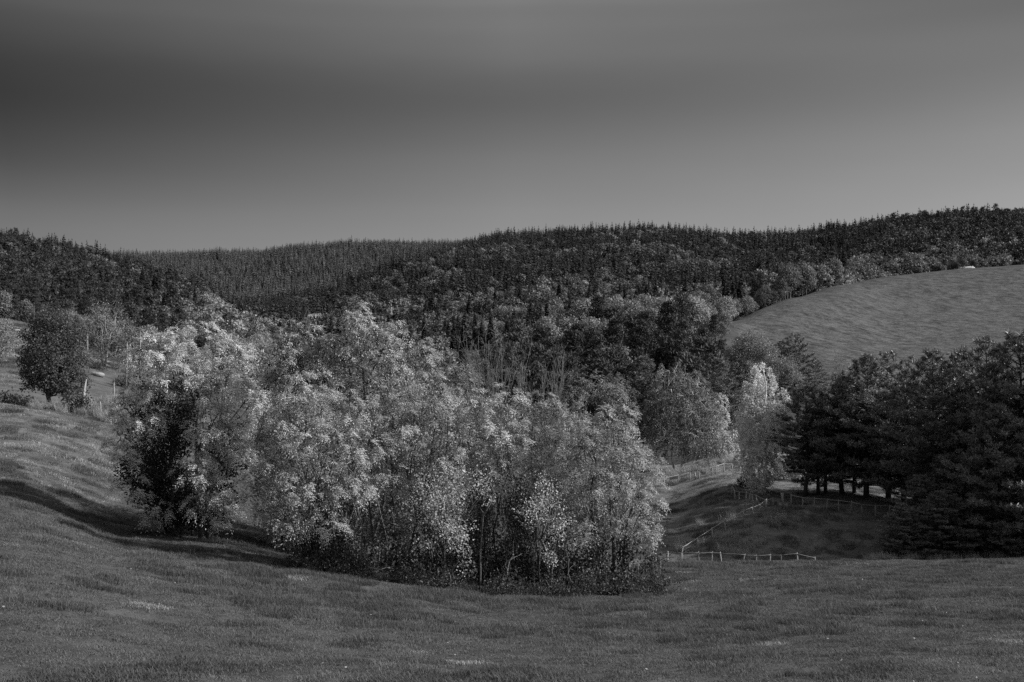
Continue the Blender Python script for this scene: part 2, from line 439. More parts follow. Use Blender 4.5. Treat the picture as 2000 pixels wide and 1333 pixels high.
def lobe_tree(r, lobes, stems, tuft_gap, wood, fork=.45, anchors=7, r0=.12, shell=(.62, 1.0), keep=1.0, noise_f=1.0, twig_r=.008, inner=.2):
    """lobes: (cx,cy,cz, rx,ry,rz) in metres from the base; stems: list of (base point, top point).
    Adds trunk, limbs, branches and twigs to wood; returns tuft positions and outward directions."""
    lob = np.array(lobes, float)
    st = []
    for (b, t) in stems:
        p = curve(r, b, t, 7, .025); st.append(p)
        wood.tube(p, np.linspace(r0, r0 * .35, 7), 7)
    Ts, Os = [], []
    for k, L in enumerate(lob):
        c, R = L[:3], L[3:]
        best = min(st, key=lambda p: np.min(np.linalg.norm((p - c)[:, :2], axis=1)) + .3 * abs(p[-1, 2] - c[2]))
        zt = best[0, 2] + (c[2] - best[0, 2]) * fork
        i = int(np.clip(np.argmin(np.abs(best[:, 2] - zt)), 1, 6))
        a = best[i]
        limb = curve(r, a, c, 5, .06, .04)
        rl = r0 * (1 - .09 * i) * .5
        wood.tube(limb, np.linspace(rl, rl * .4, 5), 5)
        area = 4 * math.pi * ((R[0] * R[1]) ** 1.6 / 3 + (R[0] * R[2]) ** 1.6 / 3 + (R[1] * R[2]) ** 1.6 / 3) ** (1 / 1.6)
        n = max(6, int(area / tuft_gap ** 2 * keep * 1.3))
        d = rnd_unit(r, n)
        s = r.uniform(shell[0], shell[1], n)
        ins = r.uniform(size=n) < inner
        s[ins] = r.uniform(.15, .6, ins.sum())
        nz = .78 + .44 * vnoise(d[:, 0] * 1.7 * noise_f + 7 * k + 50, d[:, 2] * 1.7 * noise_f + d[:, 1] * 1.1 + 50, k)
        p = c + d * R * (s * nz)[:, None]
        o = unit(d / R)
        ok = np.ones(n, bool)
        for j, L2 in enumerate(lob):
            if j == k: continue
            q = np.linalg.norm((p - L2[:3]) / L2[3:], axis=1)
            ok &= q > .55
        p[:, 2] += np.where((r.uniform(size=n) < .14) & (d[:, 2] > .45), r.uniform(.15, .75, n), 0) * min(1.0, R[2])
        ok &= p[:, 2] > .15
        p, o = p[ok], o[ok]
        if len(p) == 0: continue
        na = min(len(p), anchors)
        an = c + rnd_unit(r, na) * R * .5
        for q in an:
            m = limb[r.randint(2, 5)]
            wood.tube(curve(r, m, q, 4, .08, .03), np.linspace(rl * .4, rl * .15 + .004, 4), 4)
        near = np.argmin(np.linalg.norm(p[:, None] - an[None], axis=2), 1)
        for q, a2 in zip(p, near):
            wood.tube(curve(r, an[a2], q, 3, .07), (twig_r * 1.6, twig_r * 1.2, twig_r * .6), 3, False)
        Ts.append(p); Os.append(o)
    return np.concatenate(Ts), np.concatenate(Os)


def px_lobes(d, base, L):
    """lobe sizes read off the photograph (centre, radii in its pixels) to metres from the base of a tree at distance d"""
    out = []
    for (px, py, rx, ry, dy) in L:
        dd = d + dy
        out.append(((px - CX) / F * dd - base[0], dy, (CY - py) / F * dd - base[2], rx / F * dd, (rx * .5 + ry * .5) / F * dd, ry / F * dd))
    return out


def px_pt(d, base, px, py, dy=0):
    return np.array([(px - CX) / F * (d + dy) - base[0], dy, (CY - py) / F * (d + dy) - base[2]])


def broad_tree(name, px, d, lobes, stems, label, cat, group, style, lm, bm, gap=.55, seed=1, r0=.1, dark=None, **kw):
    r = rs(seed)
    base = gnd(px, d)
    t = thing(name, base, label, cat, group)
    wood = MB(); crown = MB()
    ls = px_lobes(d, base, lobes)
    ss = []
    for (bx, tx, ty, dy) in stems:
        b = px_pt(d, base, bx, 0, dy * .3); b[2] = float(height(base[0] + b[0], base[1] + b[1])) - base[2] - .1
        ss.append((b, px_pt(d, base, tx, ty, dy)))
    T, O = lobe_tree(r, ls, ss, gap, wood, r0=r0, **kw)
    style(crown, r, T, O)
    link('trunk', wood.mesh('trunk', bm, True), t)
    link('crown', crown.mesh('crown', lm), t)
    if dark:
        k = MB(); s = r.choice(len(T), int(len(T) * dark), False)
        style_strand(k, r, T[s] - [0, 0, .1], O[s], 2, 6, .25, .09)
        link('seed_bunches', k.mesh('seed_bunches', M['keys']), t)['kind'] = 'stuff'
    return t


# ================================================================== GROUND
us = np.concatenate([np.linspace(-2.6, -.6, 40)[:-1], np.linspace(-.6, .6, 330), np.linspace(.6, 2.6, 40)[1:]])
ys = np.concatenate([[-60, -20, -4, 2], np.exp(np.linspace(math.log(4), math.log(4500), 430))])
UU, YY = np.meshgrid(us, ys, indexing='ij')
XX = UU * np.where(YY < 4, 30.0 * np.clip((4 - YY) / 64, 0, 1) + 4, YY)
ZZ = height(XX, YY)
nu, ny = len(us), len(ys)
Vg = np.stack([XX, YY, ZZ], -1).reshape(-1, 3)
ii, jj = np.meshgrid(np.arange(nu - 1), np.arange(ny - 1), indexing='ij')
Qg = np.stack([ii * ny + jj, (ii + 1) * ny + jj, (ii + 1) * ny + jj + 1, ii * ny + jj + 1], -1).reshape(-1, 4)
xc = .25 * sum(XX.ravel()[Qg[:, k]] for k in range(4)); yc = .25 * sum(YY.ravel()[Qg[:, k]] for k in range(4))
pxc = CX + F * xc / np.maximum(yc, 4)
fld = is_field(xc, np.maximum(yc, 4))
mead = yc < np.where(pxc < 1240, np.interp(pxc, [-2000, 0, 300, 700, 1240], [150, 165, 150, 150, 150]), np.interp(pxc, [1240, 1500, 1750, 2000, 4000], [80, 82, 84, 87, 92]))
padd = ~mead & (pxc >= 1240) & (yc < 165) & ~fld
zone = np.where(mead, 0, np.where(padd, 1, np.where(fld, 2, 3)))


def grass_tone(x, y):
    """drier, paler grass on the open left slope, in the pasture's old tracks and on the far side of the paddock"""
    px = CX + F * x / np.maximum(y, 4)
    left = np.clip((420 - px) / 350, 0, 1) * np.clip((y - 50) / 18, 0, 1)
    pad = np.clip((y - 112) / 18, 0, 1) * np.clip((px - 1200) / 60, 0, 1)  # sunlight painted into the grass tone on the paddock's far side
    return 1 + .5 * left * (.55 + .9 * fbm(x / 1.1, y / 2.4, 77)) + .45 * pad


tn = grass_tone(XX.ravel(), YY.ravel())
for zi, (nm, mk) in enumerate((('meadow', 'meadow'), ('paddock_ground', 'paddock'), ('pasture_hill', 'field'), ('forest_hills', 'floor'))):
    q = Qg[zone == zi]
    uq, inv = np.unique(q, return_inverse=True)
    structure(nm, MB().grid(Vg[uq], inv.reshape(-1, 4), tn[uq]).mesh(nm, M[mk], True))


# ------------------------------------------------------------------ scattering with geometry nodes
def scatter(name, pts, scale, rotz, nrm, idx, templates, label=None, cat=None, mat=None):
    """one object of kind stuff: a template mesh on every point"""
    me = bpy.data.meshes.new(name); me.vertices.add(len(pts)); me.vertices.foreach_set('co', np.asarray(pts, np.float32).ravel()); me.update()
    def att(n, t, v):
        a = me.attributes.new(n, t, 'POINT'); a.data.foreach_set('vector' if t == 'FLOAT_VECTOR' else 'value', np.ascontiguousarray(v).ravel())
    att('sc', 'FLOAT_VECTOR', np.asarray(scale, np.float32)); att('ix', 'INT', np.asarray(idx, np.int32))
    if nrm is None:
        eul = np.stack([np.zeros(len(pts)), np.zeros(len(pts)), rotz], -1)
    else:
        # rotation that stands the template on the slope: R = tilt * Rz
        eul = np.zeros((len(pts), 3))
        for k in range(len(pts)):
            qn = Vector((0, 0, 1)).rotation_difference(Vector(nrm[k]))
            from mathutils import Quaternion
            eul[k] = (qn @ Quaternion((0, 0, 1), rotz[k])).to_euler()
    att('ro', 'FLOAT_VECTOR', eul.astype(np.float32))
    o = link(name, me); tag(o, label, cat, None, 'stuff')
    ng = bpy.data.node_groups.new(name + '_scatter', 'GeometryNodeTree')
    ng.interface.new_socket('Geometry', in_out='INPUT', socket_type='NodeSocketGeometry')
    ng.interface.new_socket('Geometry', in_out='OUTPUT', socket_type='NodeSocketGeometry')
    gi = ng.nodes.new('NodeGroupInput'); go = ng.nodes.new('NodeGroupOutput')
    jn = ng.nodes.new('GeometryNodeJoinGeometry')
    for tme in templates:
        pass
    g2i = ng.nodes.new('GeometryNodeGeometryToInstance')
    for k in range(len(templates) - 1, -1, -1):
        to = bpy.data.objects.new(templates[k].name + '_source', templates[k])
        oi = ng.nodes.new('GeometryNodeObjectInfo'); oi.inputs['Object'].default_value = to; oi.inputs['As Instance'].default_value = False
        ng.links.new(oi.outputs['Geometry'], g2i.inputs[0])
    iop = ng.nodes.new('GeometryNodeInstanceOnPoints')
    ng.links.new(gi.outputs[0], iop.inputs['Points']); ng.links.new(g2i.outputs[0], iop.inputs['Instance'])
    iop.inputs['Pick Instance'].default_value = True
    def na(n, t):
        x = ng.nodes.new('GeometryNodeInputNamedAttribute'); x.data_type = t; x.inputs['Name'].default_value = n
        return x.outputs['Attribute']
    ng.links.new(na('ix', 'INT'), iop.inputs['Instance Index'])
    ng.links.new(na('sc', 'FLOAT_VECTOR'), iop.inputs['Scale'])
    er = ng.nodes.new('FunctionNodeEulerToRotation'); ng.links.new(na('ro', 'FLOAT_VECTOR'), er.inputs[0])
    ng.links.new(er.outputs[0], iop.inputs['Rotation'])
    ng.links.new(iop.outputs[0], go.inputs[0])
    md = o.modifiers.new('scatter', 'NODES'); md.node_group = ng
    return o


# ------------------------------------------------------------------ grass
def grass_patch(r, n, rad, hmin, hmax, w, mat, name, lean=.45, clump=0, tone=1.0):
    a = r.uniform(0, 2 * math.pi, n); q = rad * np.sqrt(r.uniform(0, 1, n))
    x, y = q * np.cos(a), q * np.sin(a)
    if clump:
        c = r.uniform(-rad, rad, (clump, 2)); k = r.randint(0, clump, n)
        x = .35 * x + c[k, 0] * .8; y = .35 * y + c[k, 1] * .8
    hgt = r.uniform(hmin, hmax, n) * (.55 + .9 * fbm(x * 5 + 30, y * 5 + 30, r.randint(99)))
    th = r.uniform(0, 2 * math.pi, n)
    d1 = unit(np.stack([np.cos(th) * lean, np.sin(th) * lean, np.ones(n)], -1))
    d2 = unit(d1 + np.stack([np.cos(th), np.sin(th), -.5 * np.ones(n)], -1) * lean * 1.1)
    s = np.stack([-np.sin(th), np.cos(th), 0 * th], -1) * (w * r.uniform(.6, 1.3, n) / 2)[:, None]
    b = np.stack([x, y, -.02 + 0 * x], -1); m = b + d1 * (hgt * .6)[:, None]; tip = m + d2 * (hgt * .5)[:, None]
    tint = r.uniform(.55, 1.35, n) * tone
    mb = MB(); mb.quads(np.stack([b - s, b + s, m + s * .8, m - s * .8], 1), tint); mb.tris(np.stack([m - s * .8, m + s * .8, tip], 1), tint * 1.15)
    return mb.mesh(name, mat)


rg = rs(5)
gt = [grass_patch(rg, 520, .5, .03, .085, .008, M['grass'], 'grass_patch') for _ in range(3)]
gt += [grass_patch(rg, 420, .45, .06, .15, .009, M['grass'], 'grass_patch', .55, 0, .74) for _ in range(2)]
gt += [grass_patch(rg, 300, .5, .05, .13, .009, M['dry'], 'grass_patch', .6) for _ in range(2)]


def fan_points(r, y0, y1, umin, umax, step):
    xs = np.arange(umin * y1, umax * y1, step); yv = np.arange(y0, y1, step)
    X, Y = np.meshgrid(xs, yv); X = X.ravel() + r.uniform(-.5, .5, X.size) * step; Y = Y.ravel() + r.uniform(-.5, .5, Y.size) * step
    ok = (X > umin * Y) & (X < umax * Y) & (Y > y0)
    return X[ok], Y[ok]


gx, gy, gs = [], [], []
for (y0, y1, st, sc, uu) in ((10, 34, .48, 1.0, .85), (34, 62, .62, 1.25, .6), (62, 96, 1.0, 1.7, .58)):
    x, y = fan_points(rg, y0, y1, -uu, uu, st)
    gx.append(x); gy.append(y); gs.append(np.full(len(x), sc))
x, y = fan_points(rg, 96, 160, -.28, .55, 1.5); gx.append(x); gy.append(y); gs.append(np.full(len(x), 2.0))
x, y = fan_points(rg, 96, 160, -.55, -.28, 1.5); gx.append(x); gy.append(y); gs.append(np.full(len(x), 2.0))
gx, gy, gs = map(np.concatenate, (gx, gy, gs))
gpx = CX + F * gx / gy
cl = .6 * fbm(gx / .8, gy / 1.5, 31) + .4 * fbm(gx / 3, gy / 5, 33); dr = fbm(gx / 1.1, gy / 2.2, 57)
dry_lit_p = np.clip((420 - gpx) / 350, 0, 1) * np.clip((gy - 50) / 18, 0, 1) * .55 + np.clip((gy - 112) / 18, 0, 1) * np.clip((gpx - 1200) / 60, 0, 1) * .45  # paddock term: dry blades stand in for sunlight on its far side
cl = np.clip((cl - .5) * 2.5 + .5, 0, 1); keep = cl > -1
idx = np.where(cl > .66, rg.randint(3, 5, len(gx)), rg.randint(0, 3, len(gx)))
idx = np.where((dr > .6) & (rg.uniform(size=len(gx)) < .03) | (rg.uniform(size=len(gx)) < dry_lit_p * np.clip((dr - .3) * 2.5, 0, 1)), rg.randint(5, 7, len(gx)), idx)
gx, gy, gs, cl, idx = gx[keep], gy[keep], gs[keep], cl[keep], idx[keep]
zs = gs ** .7 * np.clip(gy / 26, .5, 1) * (.5 + 1.2 * cl) * rg.uniform(.8, 1.2, len(gx))
scatter('meadow_grass', np.stack([gx, gy, height(gx, gy)], -1), np.stack([gs, gs, zs], -1), rg.uniform(0, 6.28, len(gx)), slope_normal(gx, gy), idx, gt,
        'short tufted pasture grass covering the open meadow and paddock', 'grass')

# ================================================================== NEAR THICKET
G_T = 'young trees of the thicket in the middle of the meadow'
ash_s = lambda mb, r, T, O: style_ash(mb, r, T, O)
ash_thin = lambda mb, r, T, O: style_ash(mb, r, T, O, 10, .34, 3, .1, .034, 1.0, 1.0)
ash_rear = lambda mb, r, T, O: style_blob(mb, r, T, O, 42, .5, .15, .45, .9)
round_s = lambda mb, r, T, O: style_blob(mb, r, T, O, 26, .32, .07, .85)
dark_s = lambda mb, r, T, O: style_blob(mb, r, T, O, 24, .34, .11, .7)

# the free-standing ash on the left
broad_tree('ash_tree', 385, 50, [
    (250, 900, 30, 34, -.4), (262, 958, 40, 26, -.8), (300, 1000, 40, 20, -.9), (440, 1010, 30, 22, -.4), (300, 690, 62, 42, -.3), (375, 680, 70, 42, .3), (445, 700, 60, 48, 0), (270, 745, 42, 42, 0), (340, 745, 55, 40, -1.2), (430, 760, 52, 40, -1.3), (485, 770, 32, 42, .2),
    (248, 800, 34, 36, .2), (300, 820, 42, 36, -1), (415, 830, 44, 36, -1.3), (468, 815, 45, 34, -.6), (235, 860, 26, 30, .6), (420, 900, 40, 32, -.8), (470, 880, 30, 30, .2),
    (375, 925, 36, 26, -1.9), (420, 955, 34, 28, -1.6), (445, 850, 34, 30, -1.7), (390, 985, 30, 26, -1.6), (440, 975, 26, 24, 0)],
    [(352, 330, 760, 0), (392, 385, 720, -.2), (408, 440, 780, .3)],
    'large bright leafy ash standing alone left of the thicket', 'tree', None, ash_s, M['ash'], M['bark_grey'], .66, 11, .13, anchors=6, inner=.05)
# added dark-leaved shrub below it, leaf tone stands in for the crown's shade
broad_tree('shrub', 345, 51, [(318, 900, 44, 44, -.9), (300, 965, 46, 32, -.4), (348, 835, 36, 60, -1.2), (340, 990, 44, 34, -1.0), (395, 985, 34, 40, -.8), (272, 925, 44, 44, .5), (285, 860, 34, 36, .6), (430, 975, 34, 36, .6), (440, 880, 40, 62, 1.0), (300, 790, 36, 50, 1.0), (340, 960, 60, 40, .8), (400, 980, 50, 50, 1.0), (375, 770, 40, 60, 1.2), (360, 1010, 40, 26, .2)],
           [(330, 300, 900, .5), (350, 345, 850, .8), (375, 390, 940, .8)], 'added dark shrub standing in for shade in the hollow beneath the big ash', 'shrub', None, dark_s, M['dark'], M['bark'], .4, 12, .06)

TH = [  # name, base px, d, lobes, stems, label, style, leaf, gap, seed, r0, dark
    ('ash_tree', 640, 44.5, [(560, 800, 55, 48, 0), (610, 760, 52, 48, .3), (665, 800, 52, 48, -.4), (545, 880, 60, 50, -.3), (620, 870, 55, 45, -1.0), (690, 880, 50, 46, -.8), (520, 950, 50, 44, 0), (590, 950, 55, 45, -1.0), (655, 960, 50, 42, -1.0), (520, 1000, 34, 28, .1), (580, 1010, 46, 30, -.6), (650, 1030, 34, 24, -1), (700, 950, 35, 40, -.5)],
     [(640, 600, 850, 0), (655, 640, 830, .2), (622, 560, 920, -.2), (668, 680, 860, -.3)], 'broad ash at the left end of the thicket with leaves sweeping low', ash_s, 'ash_thicket', .68, 21, .075, None),
    ('ash_tree', 620, 48.5, [(560, 690, 40, 45, 0), (610, 665, 42, 40, .3), (655, 690, 42, 44, 0), (580, 750, 50, 45, 0), (650, 760, 48, 44, 0), (540, 730, 30, 40, .4)],
     [(610, 580, 700, 0), (628, 630, 690, .2)], 'dull thin-leaved ash with dark hanging seed bunches at the upper left', ash_thin, 'ash_thicket', .5, 22, .07, .5),
    ('ash_tree', 715, 48.5, [(700, 640, 38, 32, 0), (760, 655, 36, 34, .2), (690, 700, 44, 40, 0), (755, 710, 46, 42, -.3), (715, 770, 55, 46, -.4), (790, 690, 22, 36, .3), (705, 625, 14, 34, 0)],
     [(705, 690, 650, 0), (722, 760, 660, .2), (730, 715, 620, 0)], 'tallest ash of the thicket with thin ragged top', ash_thin, 'ash_thicket', .54, 23, .075, .2),
    ('ash_tree', 790, 46, [(760, 790, 50, 44, 0), (830, 770, 48, 42, .2), (800, 840, 52, 42, -.6), (870, 810, 46, 40, 0), (740, 860, 46, 44, -.2), (840, 890, 48, 38, -.8), (770, 930, 46, 40, -.6), (880, 880, 40, 40, -.2)],
     [(775, 750, 820, 0), (796, 810, 790, .1), (812, 850, 830, .1)], 'mid-height ash in the middle left of the thicket behind pale round-leaved bush', ash_s, 'ash_thicket', .68, 24, .07, None),
    ('ash_tree', 850, 48.5, [(830, 690, 32, 34, 0), (865, 720, 36, 36, .2), (835, 745, 36, 34, 0), (905, 745, 30, 30, 0)], [(845, 840, 690, 0), (860, 875, 720, .3)],
     'slim ash between the tallest ash and the bare whips', ash_thin, 'ash_dim', .5, 25, .055, .3),
    ('ash_tree', 950, 46.5, [(930, 790, 42, 34, 0), (985, 800, 44, 36, 0), (950, 850, 50, 40, -.6), (1010, 860, 46, 42, -.4), (920, 890, 42, 36, -.3), (975, 920, 44, 36, -.6)],
     [(935, 920, 830, 0), (955, 975, 820, .1), (945, 950, 880, -.3)], 'pale ash below the bare whips in the middle of the thicket', ash_s, 'ash_thicket', .68, 26, .06, None),
    ('ash_tree', 1060, 47, [(1050, 800, 42, 34, 0), (1090, 820, 40, 36, .2), (1060, 870, 48, 42, -.5), (1110, 900, 42, 44, -.4), (1060, 940, 44, 38, -.5)],
     [(1052, 1040, 830, 0), (1070, 1095, 830, .1)], 'ash with thin stems just left of the bright rounded one', ash_s, 'ash_dim', .66, 27, .055, None),
    ('ash_tree', 1190, 45.5, [(1150, 820, 46, 36, 0), (1200, 825, 44, 40, .2), (1140, 880, 48, 46, -.6), (1205, 890, 52, 46, -.5), (1250, 900, 36, 46, .2), (1160, 950, 50, 44, -.9), (1225, 965, 50, 46, -.6), (1272, 970, 26, 46, .4), (1150, 1015, 44, 36, -.7), (1215, 1035, 48, 36, -.6), (1270, 1040, 26, 36, .3)],
     [(1175, 1150, 850, 0), (1192, 1200, 850, .1), (1210, 1240, 900, .2)], 'bright rounded ash at the right end of the thicket', ash_s, 'ash_thicket', .68, 28, .075, None),
    ('ash_tree', 1150, 50, [(1150, 745, 36, 26, 0), (1190, 770, 34, 28, 0), (1120, 760, 30, 24, .2), (1220, 800, 26, 24, .3)], [(1150, 1140, 760, 0), (1165, 1200, 770, .2)],
     'sparse half-bare ash showing above the bright rounded one', ash_thin, 'ash_dim', .62, 29, .05, .7),
    ('aspen_bush', 885, 43.2, [(870, 985, 44, 34, 0), (880, 1035, 40, 34, -.3), (845, 960, 40, 28, .2), (900, 930, 34, 20, .1), (835, 1010, 26, 24, .2), (945, 960, 22, 26, .2), (895, 1060, 24, 14, -.3), (905, 1100, 16, 22, .2), (820, 1050, 18, 18, .3)],
     [(880, 865, 990, 0), (895, 905, 950, .1)], 'pale bush with small round bright leaves in front of the thicket, larger of two', round_s, 'round', .54, 30, .035, None),
    ('aspen_bush', 1060, 43.6, [(1050, 985, 36, 30, 0), (1085, 1010, 30, 30, .1), (1060, 950, 22, 20, .2), (1092, 1050, 16, 24, 0), (1035, 1010, 18, 22, 0), (1070, 1090, 14, 20, .2)],
     [(1060, 1050, 990, 0), (1075, 1085, 1000, .1)], 'smaller pale bush of small round leaves right of the larger one', round_s, 'round', .62, 31, .03, None),
]
for (nm, bx, d, lb, stm, lab, sty, lm, gap, sd, r0, dk) in TH:
    broad_tree(nm, bx, d, lb, stm, lab, 'bush' if 'bush' in nm else 'tree', None, sty, M[lm], M['bark_grey'], gap, sd, r0, dk)

# the rear rows of the thicket
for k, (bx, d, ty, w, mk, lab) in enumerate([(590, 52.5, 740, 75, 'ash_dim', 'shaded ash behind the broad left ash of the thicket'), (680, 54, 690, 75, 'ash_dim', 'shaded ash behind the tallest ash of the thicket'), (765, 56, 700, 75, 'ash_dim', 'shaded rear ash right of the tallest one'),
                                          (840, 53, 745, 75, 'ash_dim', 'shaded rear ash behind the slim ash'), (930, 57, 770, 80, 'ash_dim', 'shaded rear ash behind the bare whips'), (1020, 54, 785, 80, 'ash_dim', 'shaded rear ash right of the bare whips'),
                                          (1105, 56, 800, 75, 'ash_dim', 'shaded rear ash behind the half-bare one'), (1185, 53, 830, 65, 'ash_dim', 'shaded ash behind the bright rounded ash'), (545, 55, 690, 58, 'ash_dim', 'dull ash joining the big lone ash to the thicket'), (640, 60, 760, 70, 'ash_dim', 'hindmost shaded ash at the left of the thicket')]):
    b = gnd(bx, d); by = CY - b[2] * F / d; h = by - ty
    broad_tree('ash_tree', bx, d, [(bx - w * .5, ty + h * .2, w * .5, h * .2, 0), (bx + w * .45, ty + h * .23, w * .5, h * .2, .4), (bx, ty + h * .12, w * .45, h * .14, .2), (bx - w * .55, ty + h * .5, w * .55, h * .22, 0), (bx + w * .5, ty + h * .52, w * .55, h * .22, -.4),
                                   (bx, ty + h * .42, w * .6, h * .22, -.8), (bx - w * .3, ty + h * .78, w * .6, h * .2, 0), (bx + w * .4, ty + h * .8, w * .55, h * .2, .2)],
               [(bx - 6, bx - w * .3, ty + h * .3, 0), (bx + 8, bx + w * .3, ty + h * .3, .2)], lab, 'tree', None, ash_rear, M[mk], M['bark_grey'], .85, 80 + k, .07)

# dark undergrowth at the foot and inside the thicket
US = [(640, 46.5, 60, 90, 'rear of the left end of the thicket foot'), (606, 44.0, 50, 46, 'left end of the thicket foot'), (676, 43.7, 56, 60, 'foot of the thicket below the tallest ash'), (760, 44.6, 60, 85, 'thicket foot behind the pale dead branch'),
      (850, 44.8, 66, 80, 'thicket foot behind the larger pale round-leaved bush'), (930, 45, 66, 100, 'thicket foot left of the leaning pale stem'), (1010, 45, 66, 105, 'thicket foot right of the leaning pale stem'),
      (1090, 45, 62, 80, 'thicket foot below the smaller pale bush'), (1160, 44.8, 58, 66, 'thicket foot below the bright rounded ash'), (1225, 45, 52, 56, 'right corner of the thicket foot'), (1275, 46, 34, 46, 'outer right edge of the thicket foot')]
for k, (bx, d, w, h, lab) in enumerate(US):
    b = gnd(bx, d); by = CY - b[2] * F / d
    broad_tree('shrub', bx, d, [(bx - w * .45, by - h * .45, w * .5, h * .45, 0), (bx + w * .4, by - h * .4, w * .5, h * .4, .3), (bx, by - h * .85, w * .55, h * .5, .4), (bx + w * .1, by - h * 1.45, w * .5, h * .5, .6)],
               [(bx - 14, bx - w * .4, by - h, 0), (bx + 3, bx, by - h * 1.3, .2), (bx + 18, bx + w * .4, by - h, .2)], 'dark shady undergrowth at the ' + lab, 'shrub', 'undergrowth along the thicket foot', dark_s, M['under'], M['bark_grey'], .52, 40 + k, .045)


for k, (bx, d, lab) in enumerate([(630, 43.4, 'low bramble at the left end of the thicket'), (700, 43.2, 'low bramble beneath the pale dead branch'), (790, 43.0, 'low bramble between the dead branch and the larger pale bush'), (868, 42.8, 'low bramble under the larger pale bush'),
                               (985, 42.9, 'low bramble beneath the leaning pale stem'), (1075, 43.1, 'low bramble under the smaller pale bush'), (1150, 43.6, 'low bramble below the bright rounded ash'), (1215, 44.2, 'low bramble at the right of the thicket foot'), (1280, 45.0, 'low bramble at the outer right end of the thicket')]):
    b = gnd(bx, d); by = CY - b[2] * F / d
    broad_tree('bramble', bx, d, [(bx - 22, by - 12, 26, 16, 0), (bx + 20, by - 14, 26, 18, .2), (bx + 2, by - 26, 22, 16, .3)], [(bx, bx - 8, by - 22, 0), (bx + 6, bx + 14, by - 20, .1)], lab, 'bramble', 'brambles along the thicket foot',
               lambda mb, r, T, O: style_blob(mb, r, T, O, 20, .28, .075, .8), M['under'], M['twig'], .36, 170 + k, .012)


def whip_shrub(px, d, n, spread, top, label, seed, r0=.008):
    r = rs(seed); b = gnd(px, d); t = thing('bare_shrub', b, label, 'shrub')
    w = MB()
    hz = lambda py: (CY - py) / F * d - b[2]
    for k in range(n):
        a = np.array([r.uniform(-.5, .5), r.uniform(-.5, .5), -.1])
        tx = (px + r.uniform(-spread, spread) - CX) / F * d - b[0]
        e = np.array([tx, r.uniform(-1.2, 1.2), hz(r.uniform(top[0], top[1]))])
        p = curve(r, a, e, 8, .012); p[1:-1, 0] -= tx * .25 * np.sin(np.linspace(0, math.pi, 8))[1:-1]
        w.tube(p, np.linspace(r0 * r.uniform(.8, 1.5), .006, 8), 4)
        for q in range(10):
            i = r.randint(3, 7); s = p[i] + (p[i + 1] - p[i]) * r.uniform()
            ln = r.uniform(.4, 1.3)
            dv = unit(np.array([r.normal() * .35, r.normal() * .35, 1.0]) + (e - a) / np.linalg.norm(e - a) * .4)
            c = curve(r, s, s + dv * ln, 4, .03); w.tube(c, np.linspace(.007, .003, 4), 3, False)
            for z in range(3):
                j = r.randint(1, 3); c2 = curve(r, c[j], c[j] + unit(dv + r.normal(size=3) * .45) * r.uniform(.2, .55), 3, .03)
                w.tube(c2, (.006, .005, .003), 3, False)
    link('stems', w.mesh('stems', M['twig'], True), t)
    return t


whip_shrub(965, 49, 38, 75, (655, 740), 'clump of bare pale whips rising from the middle of the thicket', 61)
whip_shrub(1060, 49.5, 24, 60, (690, 770), 'lower bare whips beside the sparse half-bare ash', 62)
whip_shrub(700, 50.5, 14, 150, (600, 700), 'thin bare twigs standing up through the tallest ash', 63)

# stems seen at the foot of the thicket
r = rs(71)
for k, (bx, d, tx, ty, rad, lab, mk) in enumerate([
        (655, 44.0, 650, 950, .05, 'slender grey stem below the broad ash', 'bark_grey'), (636, 44.2, 630, 960, .045, 'grey stem at the left foot of the thicket', 'bark_grey'),
        (748, 44.6, 740, 900, .035, 'thin stem beside the pale dead branch', 'bark_grey'), (832, 44.4, 850, 1000, .04, 'leaning grey stem below the larger pale bush', 'bark_grey'),
        (937, 43.6, 950, 930, .045, 'pale upright stem left of the leaning one', 'bark_grey'), (967, 43.6, 1003, 1085, .04, 'pale stem leaning right at the thicket foot', 'bark_pale'),
        (1040, 44.4, 1046, 1000, .03, 'dim thin stem below the smaller pale bush', 'bark_grey'), (1118, 44.2, 1100, 1020, .035, 'dim stem under the ash right of centre', 'bark_grey'),
        (880, 44.6, 886, 990, .035, 'straight thin stem in the shade below the larger pale bush', 'bark_grey'), (700, 44.4, 690, 960, .03, 'thin shaded stem between the left ash and the dead branch', 'bark_grey')]):
    b = gnd(bx, d); b[2] -= .1
    t = thing('sapling', b, lab, 'sapling', 'bare stems along the thicket foot')
    w = MB(); e = px_pt(d, b, tx, ty)
    p = curve(r, (0, 0, 0), e, 7, .03); w.tube(p, np.linspace(rad, rad * .5, 7), 6)
    w2 = w
    for q in range(7):
        i = r.randint(2, 7); c = curve(r, p[i], p[i] + unit(np.array([r.normal(), r.normal(), 1.0])) * r.uniform(.3, .8), 4, .06)
        w2.tube(c, np.linspace(.014, .005, 4), 3, False)
    link('trunk', w.mesh('trunk', M[mk], True), t)

b = gnd(705, 43.6); w = MB()
P0 = [px_pt(43.6, b, x, y) for x, y in ((702, 1128), (712, 1116), (722, 1109), (735, 1112), (745, 1113), (755, 1109), (768, 1111))]
w.tube(P0, np.linspace(.045, .02, 7), 6); w.tube([P0[3], P0[3] + [.1, .1, .35], P0[3] + [.12, .2, .7]], (.02, .015, .008), 4)
tag(link('dead_branch', w.mesh('dead_branch', M['bark_pale'], True), None, b), 'crooked pale dead branch arching above the grass at the thicket foot', 'branch')

